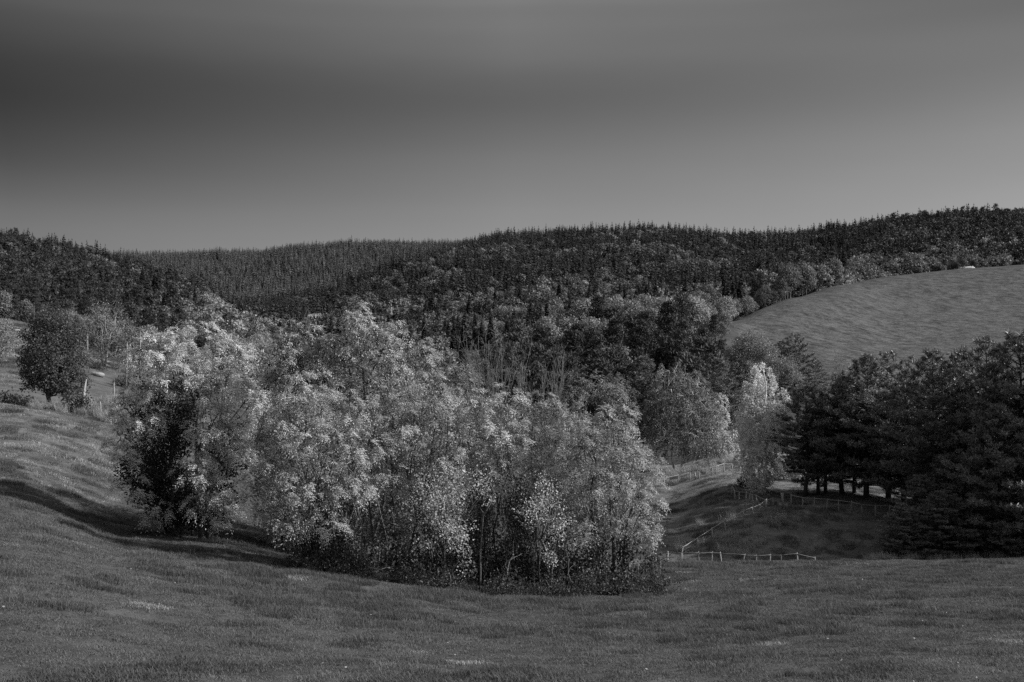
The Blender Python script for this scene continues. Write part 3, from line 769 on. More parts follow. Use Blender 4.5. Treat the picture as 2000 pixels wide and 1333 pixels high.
# ================================================================== PINES AND BIRCHES ON THE RIGHT
def pine_parts(r, h, rad, clear=.22, bend=None, dens=1.0, tuft=.4, blades=10, low_bare=True):
    wood, nee = MB(), MB()
    k = 10
    tz = np.linspace(0, h, k); ph = r.uniform(0, 6.28)
    sway = np.stack([np.sin(tz / h * 3 + ph), np.cos(tz / h * 2.5 + ph), 0 * tz], -1) * h * .012 * (tz / h)[:, None]
    tp = np.stack([0 * tz, 0 * tz, tz], -1) + sway
    if bend is not None:
        tp[:, 0] += np.interp(tz / h, [0, .1, .22, .35, .6, 1], bend)
    wood.tube(tp - [0, 0, .15], np.linspace(.021 * h, .03, k) * np.linspace(1, .8, k), 8)
    z = h * clear; TT, OO = [], []
    while z < h - .2:
        f = (z / h - clear) / (1 - clear)
        L0 = rad * (np.interp(f, [0, .12, .35, .6, .85, 1], [.7, .95, 1.0, .72, .4, .12]))
        nb = r.randint(5, 8)
        az = r.uniform(0, 6.28) + np.arange(nb) * 6.28 / nb
        for a in az:
            if r.uniform() < .12: continue
            L = L0 * r.uniform(.6, 1.2); el = np.interp(f, [0, .5, 1], [.0, .22, .75]) + r.normal() * .12
            c = np.array([np.interp(z, tz, tp[:, 0]), np.interp(z, tz, tp[:, 1]), z])
            d = np.array([math.cos(a) * math.cos(el), math.sin(a) * math.cos(el), math.sin(el)])
            e = c + d * L; m = c + d * L * .55 - [0, 0, L * .09]
            t = np.linspace(0, 1, 6)[:, None]
            p = (1 - t) ** 2 * c + 2 * t * (1 - t) * m + t * t * e
            wood.tube(p, np.linspace(.012 * L + .02, .008, 6), 4, False)
            ns = int(max(3, L / .3 * dens))
            for s in range(ns):
                u = r.uniform(.3, 1) ** .7; q = (1 - u) ** 2 * c + 2 * u * (1 - u) * m + u * u * e
                sd = np.cross(d, UP) * r.choice([-1, 1])
                l2 = L * .38 * (1.15 - u) * r.uniform(.5, 1.2) + .15
                dv = unit(sd * r.uniform(.4, 1.1) + d * .7 + UP * r.uniform(.0, .45))
                e2 = q + dv * l2; wood.tube(np.stack([q, e2]), (.012, .006), 3, False)
                nt = max(2, int(l2 / .2))
                for v in range(nt):
                    g = (v + 1) / nt
                    TT.append(q + (e2 - q) * g + r.normal(size=3) * .04); OO.append(unit(dv * .6 + UP * .7 + r.normal(size=3) * .2))
            TT.append(e); OO.append(unit(d + UP * .6))
        z += r.uniform(.3, .52) * h / 13
    TT.append(tp[-1]); OO.append(UP)
    if low_bare:
        for q in range(9):
            zz = h * r.uniform(.08, clear + .1); a = r.uniform(0, 6.28); c = np.array([np.interp(zz, tz, tp[:, 0]), np.interp(zz, tz, tp[:, 1]), zz])
            wood.tube(curve(r, c, c + np.array([math.cos(a), math.sin(a), r.uniform(-.3, .2)]) * r.uniform(.6, 1.9), 4, .07), np.linspace(.025, .006, 4), 3, False)
    TT, OO = np.array(TT), np.array(OO)
    n = len(TT) * blades
    t = np.repeat(TT, blades, 0); o = np.repeat(OO, blades, 0)
    d = unit(o * .75 + rnd_unit(r, n))
    b = t + o * (r.uniform(-.35, .35, n) * tuft)[:, None]
    tt = np.repeat(r.uniform(.7, 1.3, len(TT)), blades) * r.uniform(.8, 1.2, n)
    nee.quads(leafq(b, d, rnd_unit(r, n), tuft * r.uniform(.55, 1.0, n), .075), tt)
    return wood, nee


PM = []
r = rs(90)
for (h, rad, cl_, bend) in ((14, 4.2, .16, None), (15, 4.6, .1, None), (14, 4.4, .2, (0, .1, .55, .2, .1, .2)), (13, 4.4, .05, None), (16, 3.9, .28, (1.9, 1.2, .1, .0, .05, .1))):
    w, n = pine_parts(r, h, rad, cl_, bend)
    PM.append((h, w.mesh('pine_trunk', M['bark'], True), n.mesh('pine_crown', M['needle'])))


def place_pine(px, d, h, v, rot, label, group='dark pines along the right edge of the meadow', sx=1.0, mat_pale=False):
    b = gnd(px, d); t = thing('pine_tree', b, label, 'tree', group)
    h0, wm, nm = PM[v]
    s = h / h0; t.scale = (s * sx, s * sx, s); t.rotation_euler = (0, 0, rot)
    link('trunk', wm, t); link('crown', nm, t)
    return t


def h_for(px, d, ytop):
    return (CY - ytop) / F * d - gnd(px, d)[2]


PINES = [(1598, 112, 800, 0, 2.9, 'dense dark pine between the forked and the crooked one', 1.1), (1765, 108, 760, 0, 1.9, 'dense dark pine behind the right end of the upper fence', 1.15), (1668, 113, 790, 1, 4.4, 'rear dark pine filling the gap behind the crooked one', 1.1), (1960, 101, 760, 0, 2.6, 'rear dark pine just left of the tallest one', 1.2), (1900, 106, 790, 1, 3.6, 'rear dark pine behind the pointed one', 1.2),
         (1572, 111, 752, 2, .4, 'leftmost dark pine behind the fence with short forked trunk', 1.0), (1645, 112, 735, 2, 2.4, 'dark pine with crooked trunk behind the middle of the upper fence', 1.1),
         (1692, 110, 700, 0, 1.1, 'straight dark pine behind the right half of the upper fence', 1.05), (1735, 112, 694, 1, 3.0, 'spiky-topped dark pine standing against the pasture hill', 1.0),
         (1612, 113, 775, 0, 5.0, 'shorter dark pine in the back row behind the forked one', 1.0), (1790, 104, 705, 1, .2, 'dark pine with tiered boughs right of the upper fence end', 1.1),
         (1826, 97, 690, 4, 3.3, 'pine with pale trunk bent low to the right', 1.0), (1880, 102, 690, 0, 4.0, 'pointed open-topped pine left of the tallest dark pines', .9),
         (1925, 96, 668, 1, 5.2, 'tall dense dark pine near the right edge of the photo', 1.0), (1990, 93, 655, 3, 1.7, 'tallest dark pine on the right edge of the photo', 1.0),
         (1850, 108, 740, 3, 2.2, 'rear dark pine between the bent and the pointed pine', .95), (1945, 89.5, 800, 0, .9, 'dark pine with thick ivy-grown trunk at the meadow edge', 1.15),
         (2080, 94, 640, 1, 2.0, 'unseen dark pine right of the view, added to shade the edge pines', 1.0), (2130, 89, 650, 3, 4.0, 'second unseen pine right of the view, added to shade the edge pines', 1.1), (2200, 97, 620, 0, 1.0, 'third unseen pine right of the view, added to shade the edge pines', 1.1)]  # last three: unseen pines added to cast shade on the edge pines
for (px, d, yt, v, rot, lab, sx) in PINES:
    place_pine(px, d, h_for(px, d, yt), v, rot, lab, sx=sx)
for (px, d, yt, v, rot, lab, sx) in [(1765, 90.5, 985, 3, .5, 'young bushy pine touching the grass at the left of the pine edge', 1.5), (1835, 89.5, 960, 3, 2.5, 'young spreading pine with low boughs beneath the bent pine', 1.6), (1890, 90, 985, 3, 4.1, 'low dark young pine in front of the ivy-grown trunk', 1.5), (1990, 89, 950, 3, 5.1, 'low young pine in the right corner of the meadow edge', 1.4), (1800, 93.5, 930, 3, 1.2, 'half-grown pine behind the young bushy ones', 1.3)]:
    place_pine(px, d, h_for(px, d, yt), v, rot, lab, 'young pines at the foot of the dark pines', sx)

birch_s = lambda mb, r, T, O: style_strand(mb, r, T, O, 5, 11, 1.25, .15)
birch_f = lambda mb, r, T, O: style_strand(mb, r, T, O, 5, 10, 1.5, .18)
broad_tree('birch_tree', 1492, 112, [(1490, 735, 24, 24, 0), (1478, 770, 32, 28, -.2), (1512, 775, 30, 30, .2), (1465, 815, 27, 30, 0), (1495, 820, 35, 34, -.8), (1524, 820, 22, 30, .3), (1473, 860, 32, 34, 0), (1507, 865, 32, 32, -.4), (1482, 905, 32, 34, -.4), (1456, 900, 21, 24, .2), (1512, 905, 18, 24, .4), (1482, 935, 24, 18, 0)],
           [(1493, 1490, 722, -1.7)], 'slender pale silver birch with white trunk left of the dark pines', 'tree', None, birch_s, M['birch_pale'], M['birch_bark'], .9, 101, .13, twig_r=.012, fork=.7)
broad_tree('birch_tree', 1322, 148, [(1310, 735, 36, 28, 0), (1350, 745, 32, 28, .5), (1290, 780, 40, 36, 0), (1345, 790, 46, 38, -1), (1385, 800, 28, 36, .6), (1300, 840, 46, 34, -1), (1360, 850, 44, 32, -.5), (1395, 870, 24, 26, .6), (1310, 865, 40, 24, -.6), (1365, 870, 40, 22, 0), (1275, 830, 26, 34, .5)],
           [(1318, 1310, 760, 0), (1326, 1345, 780, .3)], 'big drooping birch behind the back fence', 'tree', None, birch_f, M['birch'], M['birch_bark'], 1.2, 102, .16, twig_r=.014)
broad_tree('birch_tree', 1405, 149, [(1405, 800, 22, 26, 0), (1400, 840, 24, 26, 0), (1418, 860, 22, 26, .3), (1408, 890, 22, 18, 0)], [(1405, 1405, 800, 0)],
           'thin young birch between the two larger birches', 'tree', None, birch_f, M['birch_pale'], M['birch_bark'], 1.1, 103, .08)
broad_tree('birch_tree', 1205, 150, [(1200, 745, 22, 20, 0), (1215, 775, 32, 24, 0), (1190, 770, 22, 26, .3), (1230, 810, 34, 24, 0), (1200, 820, 32, 26, -.5)], [(1208, 1205, 750, 0)],
           'small pale drooping tree rising behind the right of the thicket', 'tree', None, birch_f, M['birch'], M['bark_grey'], 1.15, 104, .12)
gen_s = lambda mb, r, T, O: style_blob(mb, r, T, O, 22, .6, .22, .75)
broad_tree('broadleaf_tree', 1475, 205, [(1465, 672, 36, 24, 0), (1490, 690, 30, 24, .5), (1440, 700, 26, 26, 0), (1500, 730, 36, 22, 0), (1545, 735, 22, 16, 0), (1530, 715, 26, 16, .4), (1460, 725, 34, 24, -.8)], [(1478, 1470, 700, 0)],
           'pale round-headed oak behind the silver birch', 'tree', None, gen_s, M['pale'], M['bark'], .8, 105, .2)
broad_tree('shrub', 1470, 116, [(1462, 942, 24, 15, 0), (1485, 948, 22, 13, .3)], [(1470, 1468, 945, 0)], 'dark bush at the foot of the silver birch', 'shrub', None, lambda mb, r, T, O: style_blob(mb, r, T, O, 20, .4, .16), M['dark'], M['bark'], .6, 106, .05)
broad_tree('shrub', 1545, 126, [(1530, 925, 24, 18, 0), (1560, 930, 24, 16, .3), (1545, 915, 20, 14, .3)], [(1545, 1545, 925, 0)], 'pale leafy bush between the silver birch and the leftmost pine', 'shrub', None, lambda mb, r, T, O: style_blob(mb, r, T, O, 20, .45, .17), M['birch'], M['bark'], .7, 107, .05)
broad_tree('broadleaf_tree', 1640, 150, [(1638, 715, 16, 20, 0), (1632, 745, 20, 20, 0), (1650, 750, 18, 20, 0), (1625, 780, 26, 22, 0), (1655, 790, 24, 22, 0)], [(1640, 1638, 720, 0)],
           'thin pale young tree against the pasture hill', 'tree', None, lambda mb, r, T, O: style_blob(mb, r, T, O, 14, .5, .18), M['birch'], M['bark_grey'], 1.0, 108, .08)
broad_tree('shrub', 1735, 119, [(1720, 930, 20, 16, 0), (1748, 925, 22, 16, 0)], [(1735, 1735, 925, 0)], 'pale leafy bush under the pines behind the upper fence', 'shrub', None, lambda mb, r, T, O: style_blob(mb, r, T, O, 18, .4, .16), M['pale'], M['bark'], .7, 109, .05)

# ================================================================== LEFT SIDE
mid_s = lambda mb, r, T, O: style_blob(mb, r, T, O, 22, .42, .15, .75)
broad_tree('broadleaf_tree', 100, 92, [(100, 625, 34, 26, 0), (75, 655, 34, 30, 0), (130, 660, 36, 32, .2), (100, 690, 44, 36, -.8), (60, 695, 24, 30, .3), (148, 705, 26, 32, .4), (75, 730, 32, 26, -.3), (125, 738, 34, 26, -.3), (155, 740, 18, 24, .5), (62, 745, 20, 18, .2), (100, 752, 26, 14, .6), (140, 760, 22, 14, .2)],
           [(96, 92, 660, 0), (99, 125, 680, .3)], 'dark round tree on the left slope above the dark bushes', 'tree', None, mid_s, M['oak'], M['bark'], .56, 121, .16)
broad_tree('broadleaf_tree', 205, 135, [(205, 610, 40, 20, 0), (175, 640, 30, 24, 0), (235, 640, 36, 24, .4), (260, 670, 26, 22, .4), (205, 660, 34, 24, -.4), (240, 695, 34, 20, 0), (180, 690, 26, 20, 0)],
           [(203, 198, 640, 0), (204, 225, 620, .3)], 'half-bare spreading tree with pale forked limbs on the left slope', 'tree', None, lambda mb, r, T, O: style_blob(mb, r, T, O, 9, .5, .16), M['birch'], M['bark_pale'], .9, 122, .14)
broad_tree('shrub', 12, 116, [(5, 640, 24, 16, 0), (-20, 655, 26, 22, 0), (15, 665, 20, 16, -.5), (-5, 685, 30, 16, -.5)], [(5, 2, 655, 0)], 'pale leafy bush cut by the left edge of the photo', 'shrub', None, mid_s, M['pale'], M['bark'], .75, 123, .06)
for k, (px, d, w, h, mk, lab) in enumerate([(148, 85.5, 32, 34, 'dark', 'round dark bush right of the dark tree'), (15, 88, 30, 20, 'dark', 'dark bush at the left edge above the bright slope'), (48, 87, 18, 12, 'dark', 'low dark bush left of the dark tree'), (35, 92, 30, 14, 'oak', 'dull wide bush behind the low dark bush'),
                                           (250, 100, 28, 24, 'birch', 'pale bush left of the big ash'), (290, 112, 30, 24, 'oak', 'dull bush behind the top of the big ash'), (225, 95, 16, 12, 'pale', 'small pale bush in the dry grass left of the big ash'), (240, 118, 16, 18, 'dark', 'dark bush at the foot of the right utility pole'),
                                           (330, 125, 40, 30, 'oak', 'dull bush hidden partly by the big ash'), (185, 128, 24, 10, 'dark', 'low dark bush above the pale boulder')]):
    b = gnd(px, d); by = CY - b[2] * F / d
    broad_tree('shrub', px, d, [(px - w * .4, by - h * .5, w * .55, h * .5, 0), (px + w * .4, by - h * .45, w * .55, h * .45, .2), (px, by - h * .8, w * .5, h * .45, 0)], [(px, px, by - h * .7, 0)],
               lab, 'shrub', None, mid_s, M[mk], M['bark'], .6, 130 + k, .05)


def pole(px, d, ytop, tilt, label, arm):
    b = gnd(px, d); b[2] -= .2; h = (CY - ytop) / F * d - b[2]
    t = thing('utility_pole', b, label, 'pole')
    link('shaft', MB().tube([(0, 0, 0), (tilt * .5, 0, h * .5), (tilt, 0, h)], (.085, .075, .06), 8).mesh('shaft', M['pole'], True), t)
    if arm:
        link('crossarm', MB().box((tilt, 0, h - .35), (1.0, .09, .1)).mesh('crossarm', M['bark_pale']), t)
    link('insulator', MB().tube([(tilt, 0, h), (tilt, 0, h + .1), (tilt, 0, h + .16)], (.04, .06, .02), 6).mesh('insulator', M['stone'], True), t)


pole(171, 126, 655, 0, 'left thin pale pole in front of the half-bare tree', False)
pole(246, 116, 671, .15, 'right thin pale pole leaning slightly beside the big ash', False)
pole(274, 130, 652, 0, 'short pale pole at the dark edge of the wood', False)
b = gnd(157, 89); w = MB()
e = px_pt(89, b, 169, 741); w.tube([(0, 0, -.2), e * .35 + [.03, 0, 0], e * .7 - [.02, 0, 0], e], (.19, .17, .1, .035), 7)
tag(link('broken_trunk', w.mesh('broken_trunk', M['bark_pale'], True), None, b), 'pale broken tree trunk leaning right behind the round dark bush', 'tree trunk')


def boulder(px, d, s, label, seed, mat='stone', name='boulder'):
    r = rs(seed); import bmesh
    bm = bmesh.new(); bmesh.ops.create_icosphere(bm, subdivisions=3, radius=1)
    for v in bm.verts:
        c = v.co; n = .75 + .5 * float(vnoise(c.x * 1.6 + 9 + seed, c.z * 1.6 + c.y + 9, seed)); v.co = Vector((c.x * s[0] * n, c.y * s[1] * n, c.z * s[2] * n))
    me = bpy.data.meshes.new(name); bm.to_mesh(me); bm.free(); me.materials.append(M[mat])
    b = gnd(px, d); b[2] += s[2] * .3
    return tag(link(name, me, None, b), label, 'rock')


boulder(190, 122, (.75, .5, .38), 'pale boulder lying under the half-bare tree', 3)
boulder(32, 142, (.6, .4, .25), 'pale stone on the grass left of the dark tree', 4)
b = gnd(222, 108); tag(link('wooden_post', MB().tube([(0, 0, -.2), (.02, 0, 1.0), (.05, 0, 1.7)], (.09, .08, .07), 7).mesh('wooden_post', M['wood_dark'], True), None, b), 'short dark post with pale top beside the dry grass left of the big ash', 'post')
b = gnd(196, 92); tag(link('wooden_post', MB().tube([(0, 0, -.2), (.02, 0, .5), (.0, 0, .85)], (.05, .05, .045), 7).mesh('wooden_post', M['wood'], True), None, b), 'small pale stake in the dry grass right of the round dark bush', 'post')

# tall dry grass strip and fence-line weeds
rd = rs(140)
tall = [grass_patch(rd, 160, .5, .3, .95, .016, M['dry'], 'tall_grass_patch', .25) for _ in range(2)] + [grass_patch(rd, 160, .5, .2, .7, .016, M['grass'], 'tall_grass_patch', .3)]
tp = []
for (px0, px1, d0, d1, n) in ((60, 240, 84, 90, 70), (120, 260, 93, 108, 40), (1290, 1440, 138, 146, 60), (1300, 1420, 128, 136, 40), (1330, 1500, 90, 101, 26), (1500, 1560, 97, 100, 12), (1700, 2000, 86.5, 88.5, 60), (1540, 1600, 120, 128, 20)):
    a = rd.uniform(px0, px1, n); d = rd.uniform(d0, d1, n); tp.append(np.stack([(a - CX) / F * d, d], -1))
a = rd.uniform(600, 1290, 150); d = np.interp(a, [600, 930, 1290], [43.6, 43.8, 45.2]) + rd.uniform(-.5, .9, 150); tp.append(np.stack([(a - CX) / F * d, d], -1))
tp = np.concatenate(tp); n = len(tp)
ts = np.where(tp[:, 1] < 60, .55, 1.0) * rd.uniform(.6, 1.1, n)
ti = np.where(tp[:, 1] < 60, 2, rd.randint(0, 3, n))
scatter('tall_grass', np.stack([tp[:, 0], tp[:, 1], height(tp[:, 0], tp[:, 1])], -1), np.stack([ts] * 3, -1), rd.uniform(0, 6.28, n), None, ti, tall, 'tall dry grass along the fences and slope edge', 'grass')

# fallen pale leaves lying in the grass
n = 150
a = rd.uniform(-20, 2020, n); d = np.exp(rd.uniform(math.log(15), math.log(75), n))
x = (a - CX) / F * d; c = np.stack([x, d, height(x, d) + .09], -1)
s = rd.uniform(.03, .07, n) * (d / 22) ** .35
tag(link('fallen_leaves', MB().quads(leafq(c, unit(rnd_unit(rd, n) * [1, 1, .3]), unit(rnd_unit(rd, n) + UP), s, s * .7), 1.0).mesh('fallen_leaves', M['ash_dim'])), 'pale fallen leaves scattered over the meadow grass', 'leaves', None, 'stuff')

# ================================================================== FENCES
def fence(points, label, post_h, seed, rails=((.97, .027),), wires=(.35, .62), lean=.07, mat='wood', every=None, gap=0.0):
    """points: (px, d) of the posts"""
    r = rs(seed); P = [gnd(px, d) for px, d in points]
    t = thing('wooden_fence', P[0], label, 'fence')
    tops = []
    for k, p in enumerate(P):
        h = post_h * r.uniform(.92, 1.1) * (.7 if k == len(P) - 1 else 1); q = p - P[0]
        l = np.array([r.normal() * lean, r.normal() * lean, 0]) * h
        rad = r.uniform(.045, .075)
        mb = MB().tube([q - [0, 0, .25], q + l * .5 + [0, 0, h * .5], q + l + [0, 0, h], q + l + [0, 0, h + .03]], (rad, rad * .95, rad * .85, rad * .4), 7)
        link('post', mb.mesh('post', M[mat if r.uniform() < .7 else 'wood_dark'], True), t)
        tops.append((q, l, h))
    tz = np.array([q[2] + h for q, l, h in tops[:-1]]); sm = tz.copy()
    if len(tz) > 3:
        sm[1:-1] = .25 * tz[:-2] + .5 * tz[1:-1] + .25 * tz[2:]
    for (f, rr) in rails:
        for (a, la, ha), (b2, lb, hb) in zip(tops[:-1], tops[1:]):
            k = [q is a for q, _l, _h in tops].index(True)
            A = a + la * f + [0, 0, ha * f]; B = b2 + lb * f + [0, 0, hb * f]
            if k < len(sm): A[2] = sm[k] - (1 - f) * ha
            if k + 1 < len(sm): B[2] = sm[k + 1] - (1 - f) * hb
            A = A + [0, -.07, r.uniform(-.015, .015)]; B = B + [0, -.07, r.uniform(-.015, .015)]
            link('rail', MB().tube(curve(r, A, B, 5, .005), np.linspace(rr, rr * .8, 5) * r.uniform(.8, 1.2), 6).mesh('rail', M[mat], True), t)
    for f in wires:
        pts = [a + la * f + [0, -.06, ha * f] for a, la, ha in tops]
        link('wire', MB().tube(pts, .004, 3, False).mesh('wire', M['wire'], True), t)
    return t


def at_base(rows, lo, hi):
    """distances at which the ground shows at the given heights of the photograph"""
    out = []
    for px, py in rows:
        d = np.linspace(lo, hi, 400); x = (px - CX) / F * d
        e = np.abs(CY - height(x, d) / d * F - py)
        out.append((px, float(d[np.argmin(e)])))
    return out


fence([(1303, 84.6), (1332, 84.4), (1364, 84.3), (1388, 84.4), (1410, 84.5), (1446, 84.2), (1474, 84.3), (1502, 84.4), (1525, 84.3), (1558, 84.4), (1591, 84.6)], 'low wooden rail fence along the lower edge of the paddock beyond the meadow brow', 1.12, 201, rails=((.97, .022),), lean=.1, mat='wood_near')
fence(at_base([(1331, 1090), (1362, 1072), (1391, 1053), (1417, 1038), (1438, 1026), (1453, 1018), (1470, 1010), (1482, 1004), (1496, 996), (1510, 988)], 88, 106), 'wooden rail fence climbing diagonally across the paddock', .92, 202)
fence(at_base([(1545, 991), (1567, 995), (1590, 997), (1614, 999), (1638, 1002), (1662, 1005), (1685, 1009), (1710, 1011), (1735, 1013), (1768, 1016)], 96, 106), 'wooden rail fence curving right below the dark pines', 1.08, 203)
fence(at_base([(1296, 952), (1324, 945), (1347, 938), (1358, 938), (1366, 936), (1391, 929), (1399, 928), (1414, 923), (1430, 917)], 122, 142), 'rail fence at the back of the paddock below the drooping birch', .95, 204, lean=.05)
fence(at_base([(1445, 950), (1428, 968), (1435, 977), (1443, 979), (1455, 981), (1463, 982), (1470, 984), (1479, 986), (1494, 990)], 104, 120), 'short crooked pole fence curving round the silver birch', .9, 205, lean=.1)
b = gnd(1527, at_base([(1527, 991)], 96, 106)[0][1]); t = thing('gate_post', b, 'thick split pale gate post at the gap between the fences', 'post')
link('post', MB().tube([(.1, 0, -.2), (.04, 0, .8), (-.06, 0, 1.3)], (.09, .08, .06), 8).mesh('post', M['wood'], True), t)
link('brace', MB().tube([(.16, .1, -.2), (.13, .1, .9), (.12, .1, 1.3)], (.06, .055, .045), 7).mesh('brace', M['wood_dark'], True), t)
b = gnd(1380, 108); tag(link('fallen_pole', MB().tube([px_pt(108, b, 1405, 993) * [1, 1, 0] + [0, 0, .15], px_pt(104, b, 1450, 998) * [1, 1, 0] + [0, -3, .15]], (.06, .04), 6).mesh('fallen_pole', M['wood'], True), None, b), 'thin pole lying in the paddock grass left of the diagonal fence', 'pole')
b = gnd(1745, 87.6); r = rs(206)
w = MB(); pts = [px_pt(87.6, b, x, y) for x, y in ((1690, 1096), (1725, 1093), (1745, 1092), (1775, 1092), (1800, 1093))]
zoff = max(0, .35 - min(p[2] for p in pts)); pts = [p + [0, 0, zoff] for p in pts]
w.tube(pts, (.02, .03, .035, .03, .025), 5)
for q in range(8):
    p = pts[1] + (pts[4] - pts[1]) * r.uniform(); w.tube(curve(r, p, p + [r.normal() * .3, r.normal() * .2, -.6], 3, .05), (.015, .012, .006), 3, False)
tag(link('dead_branch', w.mesh('dead_branch', M['twig'], True), None, b), 'long thin dead branch lying at the foot of the young pines', 'branch')

# ================================================================== FORESTS
rf = rs(300)


def tpl_spruce(r, h, rad, layers, spikes, name, tone=1.0):
    mb = MB(); n = layers * spikes
    k = np.repeat(np.arange(layers), spikes); f = (k + r.uniform(-.3, .3, n)) / layers
    z = h * (.12 + .88 * np.clip(f, 0, 1)); L = rad * (1 - np.clip(f, 0, 1)) ** .68 * r.uniform(.65, 1.15, n) + .12
    a = r.uniform(0, 6.28, n); dz = -.8 + .45 * f + r.normal(size=n) * .12
    d = unit(np.stack([np.cos(a), np.sin(a), dz], -1)); b = np.stack([0 * z, 0 * z, z], -1)
    mb.quads(leafq(b, d, unit(UP + .22 * r.normal(size=(n, 3))), L * 1.15, np.minimum(L * .75, 8.0 * rad / spikes + .15)), r.uniform(.9, 1.1, n) * tone)
    mb.tris(np.array([[[-.25, 0, h * .9], [.25, 0, h * .9], [0, 0, h * 1.01]], [[0, -.25, h * .9], [0, .25, h * .9], [0, 0, h * 1.01]]]), .9)
    return mb, MB().tube([(0, 0, -1), (0, 0, h * .5), (0, 0, h * .96)], (.016 * h, .01 * h, .03), 5)


def tpl_broad(r, h, rad, nl, leaves, size, pine=False):
    mb, w = MB(), MB()
    w.tube(curve(r, (0, 0, -1), (r.normal() * .3, r.normal() * .3, h * .62), 5, .02), np.linspace(.022 * h, .012 * h, 5), 6)
    for k in range(nl):
        a = k * 2.4 + r.uniform(-.4, .4); f = (k + .5) / nl
        if pine:
            zz = h * (.45 + .5 * f); q = rad * (1 - .65 * f) * r.uniform(.2, .75); R = np.array([rad * .5, rad * .5, rad * .24]) * r.uniform(.8, 1.2) * (1.1 - .4 * f)
        else:
            zz = h * (.34 + .52 * f ** .8); q = rad * r.uniform(.35, .68) * math.sqrt(max(.05, 1 - (f * 1.02) ** 2.2)); R = np.array([1, 1, .85]) * rad * r.uniform(.38, .56)
        c = np.array([q * math.cos(a), q * math.sin(a), zz])
        w.tube(curve(r, (0, 0, zz * .6 if not pine else zz - .3), c, 4, .06), np.linspace(.008 * h, .02, 4), 4, False)
        n = leaves // nl
        d = rnd_unit(r, n); d[:, 2] = np.where(r.uniform(size=n) < .55, np.abs(d[:, 2]), d[:, 2])
        nz = .72 + .5 * vnoise(d[:, 0] * 2.2 + 20 + k * 5, d[:, 2] * 2.2 + d[:, 1] + 20, k)
        p = c + d * R * (r.uniform(.65, 1.05, n) * nz)[:, None]
        o = unit(d / R)
        dd = unit(rnd_unit(r, n) + o * .3 + (UP * .4 if pine else 0)); nr = unit(o * 1.0 + UP * .25 + r.normal(size=(n, 3)) * .24)
        s = size * r.uniform(.6, 1.3, n)
        mb.quads(leafq(p, dd, nr, s, s * (.3 if pine else .8)), np.repeat(r.uniform(.9, 1.1), n) * r.uniform(.88, 1.12, n))
    return mb, w


def both(mbw, mat, name):
    me = mbw[0].mesh(name, mat)
    return me


TPL = {}
for k in range(4):
    c, w = tpl_spruce(rf, 17 + k, 2.7 + .3 * k, 30, 22, 's'); TPL['spruce_mid', k] = (c.mesh('spruce_crown', M['spruce']), w.mesh('spruce_trunk', M['bark'], True))
    c, w = tpl_spruce(rf, 17 + k, 2.8 + .35 * k, 12, 9, 's'); TPL['spruce_far', k] = (c.mesh('spruce_far', M['spruce']), None)
    c, w = tpl_broad(rf, 11 + k, 4.0 + .4 * k, 13, 2600, .5); TPL['broad_mid', k] = (c.mesh('broadleaf_crown', M['broad']), w.mesh('broadleaf_trunk', M['bark_grey'], True))
    mp = c.mesh('broadleaf_crown_pale', M['broad_pale']); TPL['broadp_mid', k] = (mp, TPL['broad_mid', k][1])
    c, w = tpl_broad(rf, 11 + k, 4.3 + .3 * k, 9, 620, 1.1); TPL['broad_far', k] = (c.mesh('broadleaf_far', M['broad']), None)
    TPL['broadp_far', k] = (c.mesh('broadleaf_far_pale', M['broad_pale']), None)
    c, w = tpl_broad(rf, 15 + k, 3.6 + .3 * k, 12, 2600, .75, True); TPL['pine_mid', k] = (c.mesh('pine_crown', M['spruce']), w.mesh('pine_trunk', M['bark'], True))
    c, w = tpl_broad(rf, 15 + k, 3.4 + .3 * k, 7, 330, 1.7, True); TPL['pine_far', k] = (c.mesh('pine_far', M['spruce']), None)
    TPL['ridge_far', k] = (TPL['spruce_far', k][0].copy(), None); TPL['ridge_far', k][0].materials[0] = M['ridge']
KINDS = ['spruce', 'broad', 'broadp', 'pine']


def jit(r, x0, x1, y0, y1, s):
    xs = np.arange(x0, x1, s); yv = np.arange(y0, y1, s)
    X, Y = np.meshgrid(xs, yv); X = X + (np.arange(len(yv)) % 2)[:, None] * s * .5
    return X.ravel() + r.uniform(-.55, .55, X.size) * s, Y.ravel() + r.uniform(-.55, .55, X.size) * s


fx, fy = [], []
for (y0, y1, s) in ((150, 420, 5.6), (420, 800, 5.8), (800, 1750, 7.2), (1750, 2800, 9.0)):
    x, y = jit(rf, -.56 * y1, .56 * y1, y0, y1, s)
    ok = np.abs(x) < .56 * y
    fx.append(x[ok]); fy.append(y[ok])
fx, fy = np.concatenate(fx), np.concatenate(fy)
fpx = CX + F * fx / fy
# where woods stand
wood_from = np.interp(fpx, [-300, 0, 60, 140, 300, 500, 800, 1000, 1150, 1300, 1430, 1600, 1900], [185, 190, 195, 185, 165, 160, 160, 160, 165, 172, 172, 168, 168])
ok = (fy > wood_from) & ~is_field(fx, fy) & ~((fpx > 1395) & (fx > 46 + (fy - 180) * .096) & (fy < crest_y(fpx) + 14))
ok &= ~((fpx > 1590) & (fy < 400))
ok &= ~((fpx > 1395) & (fy < 245))
ok &= ~((fpx > 1640) & (fy < crest_y(fpx) + np.interp(fpx, [1640, 1760], [60, 170])))
fx, fy, fpx = fx[ok], fy[ok], fpx[ok]
fz = height(fx, fy)
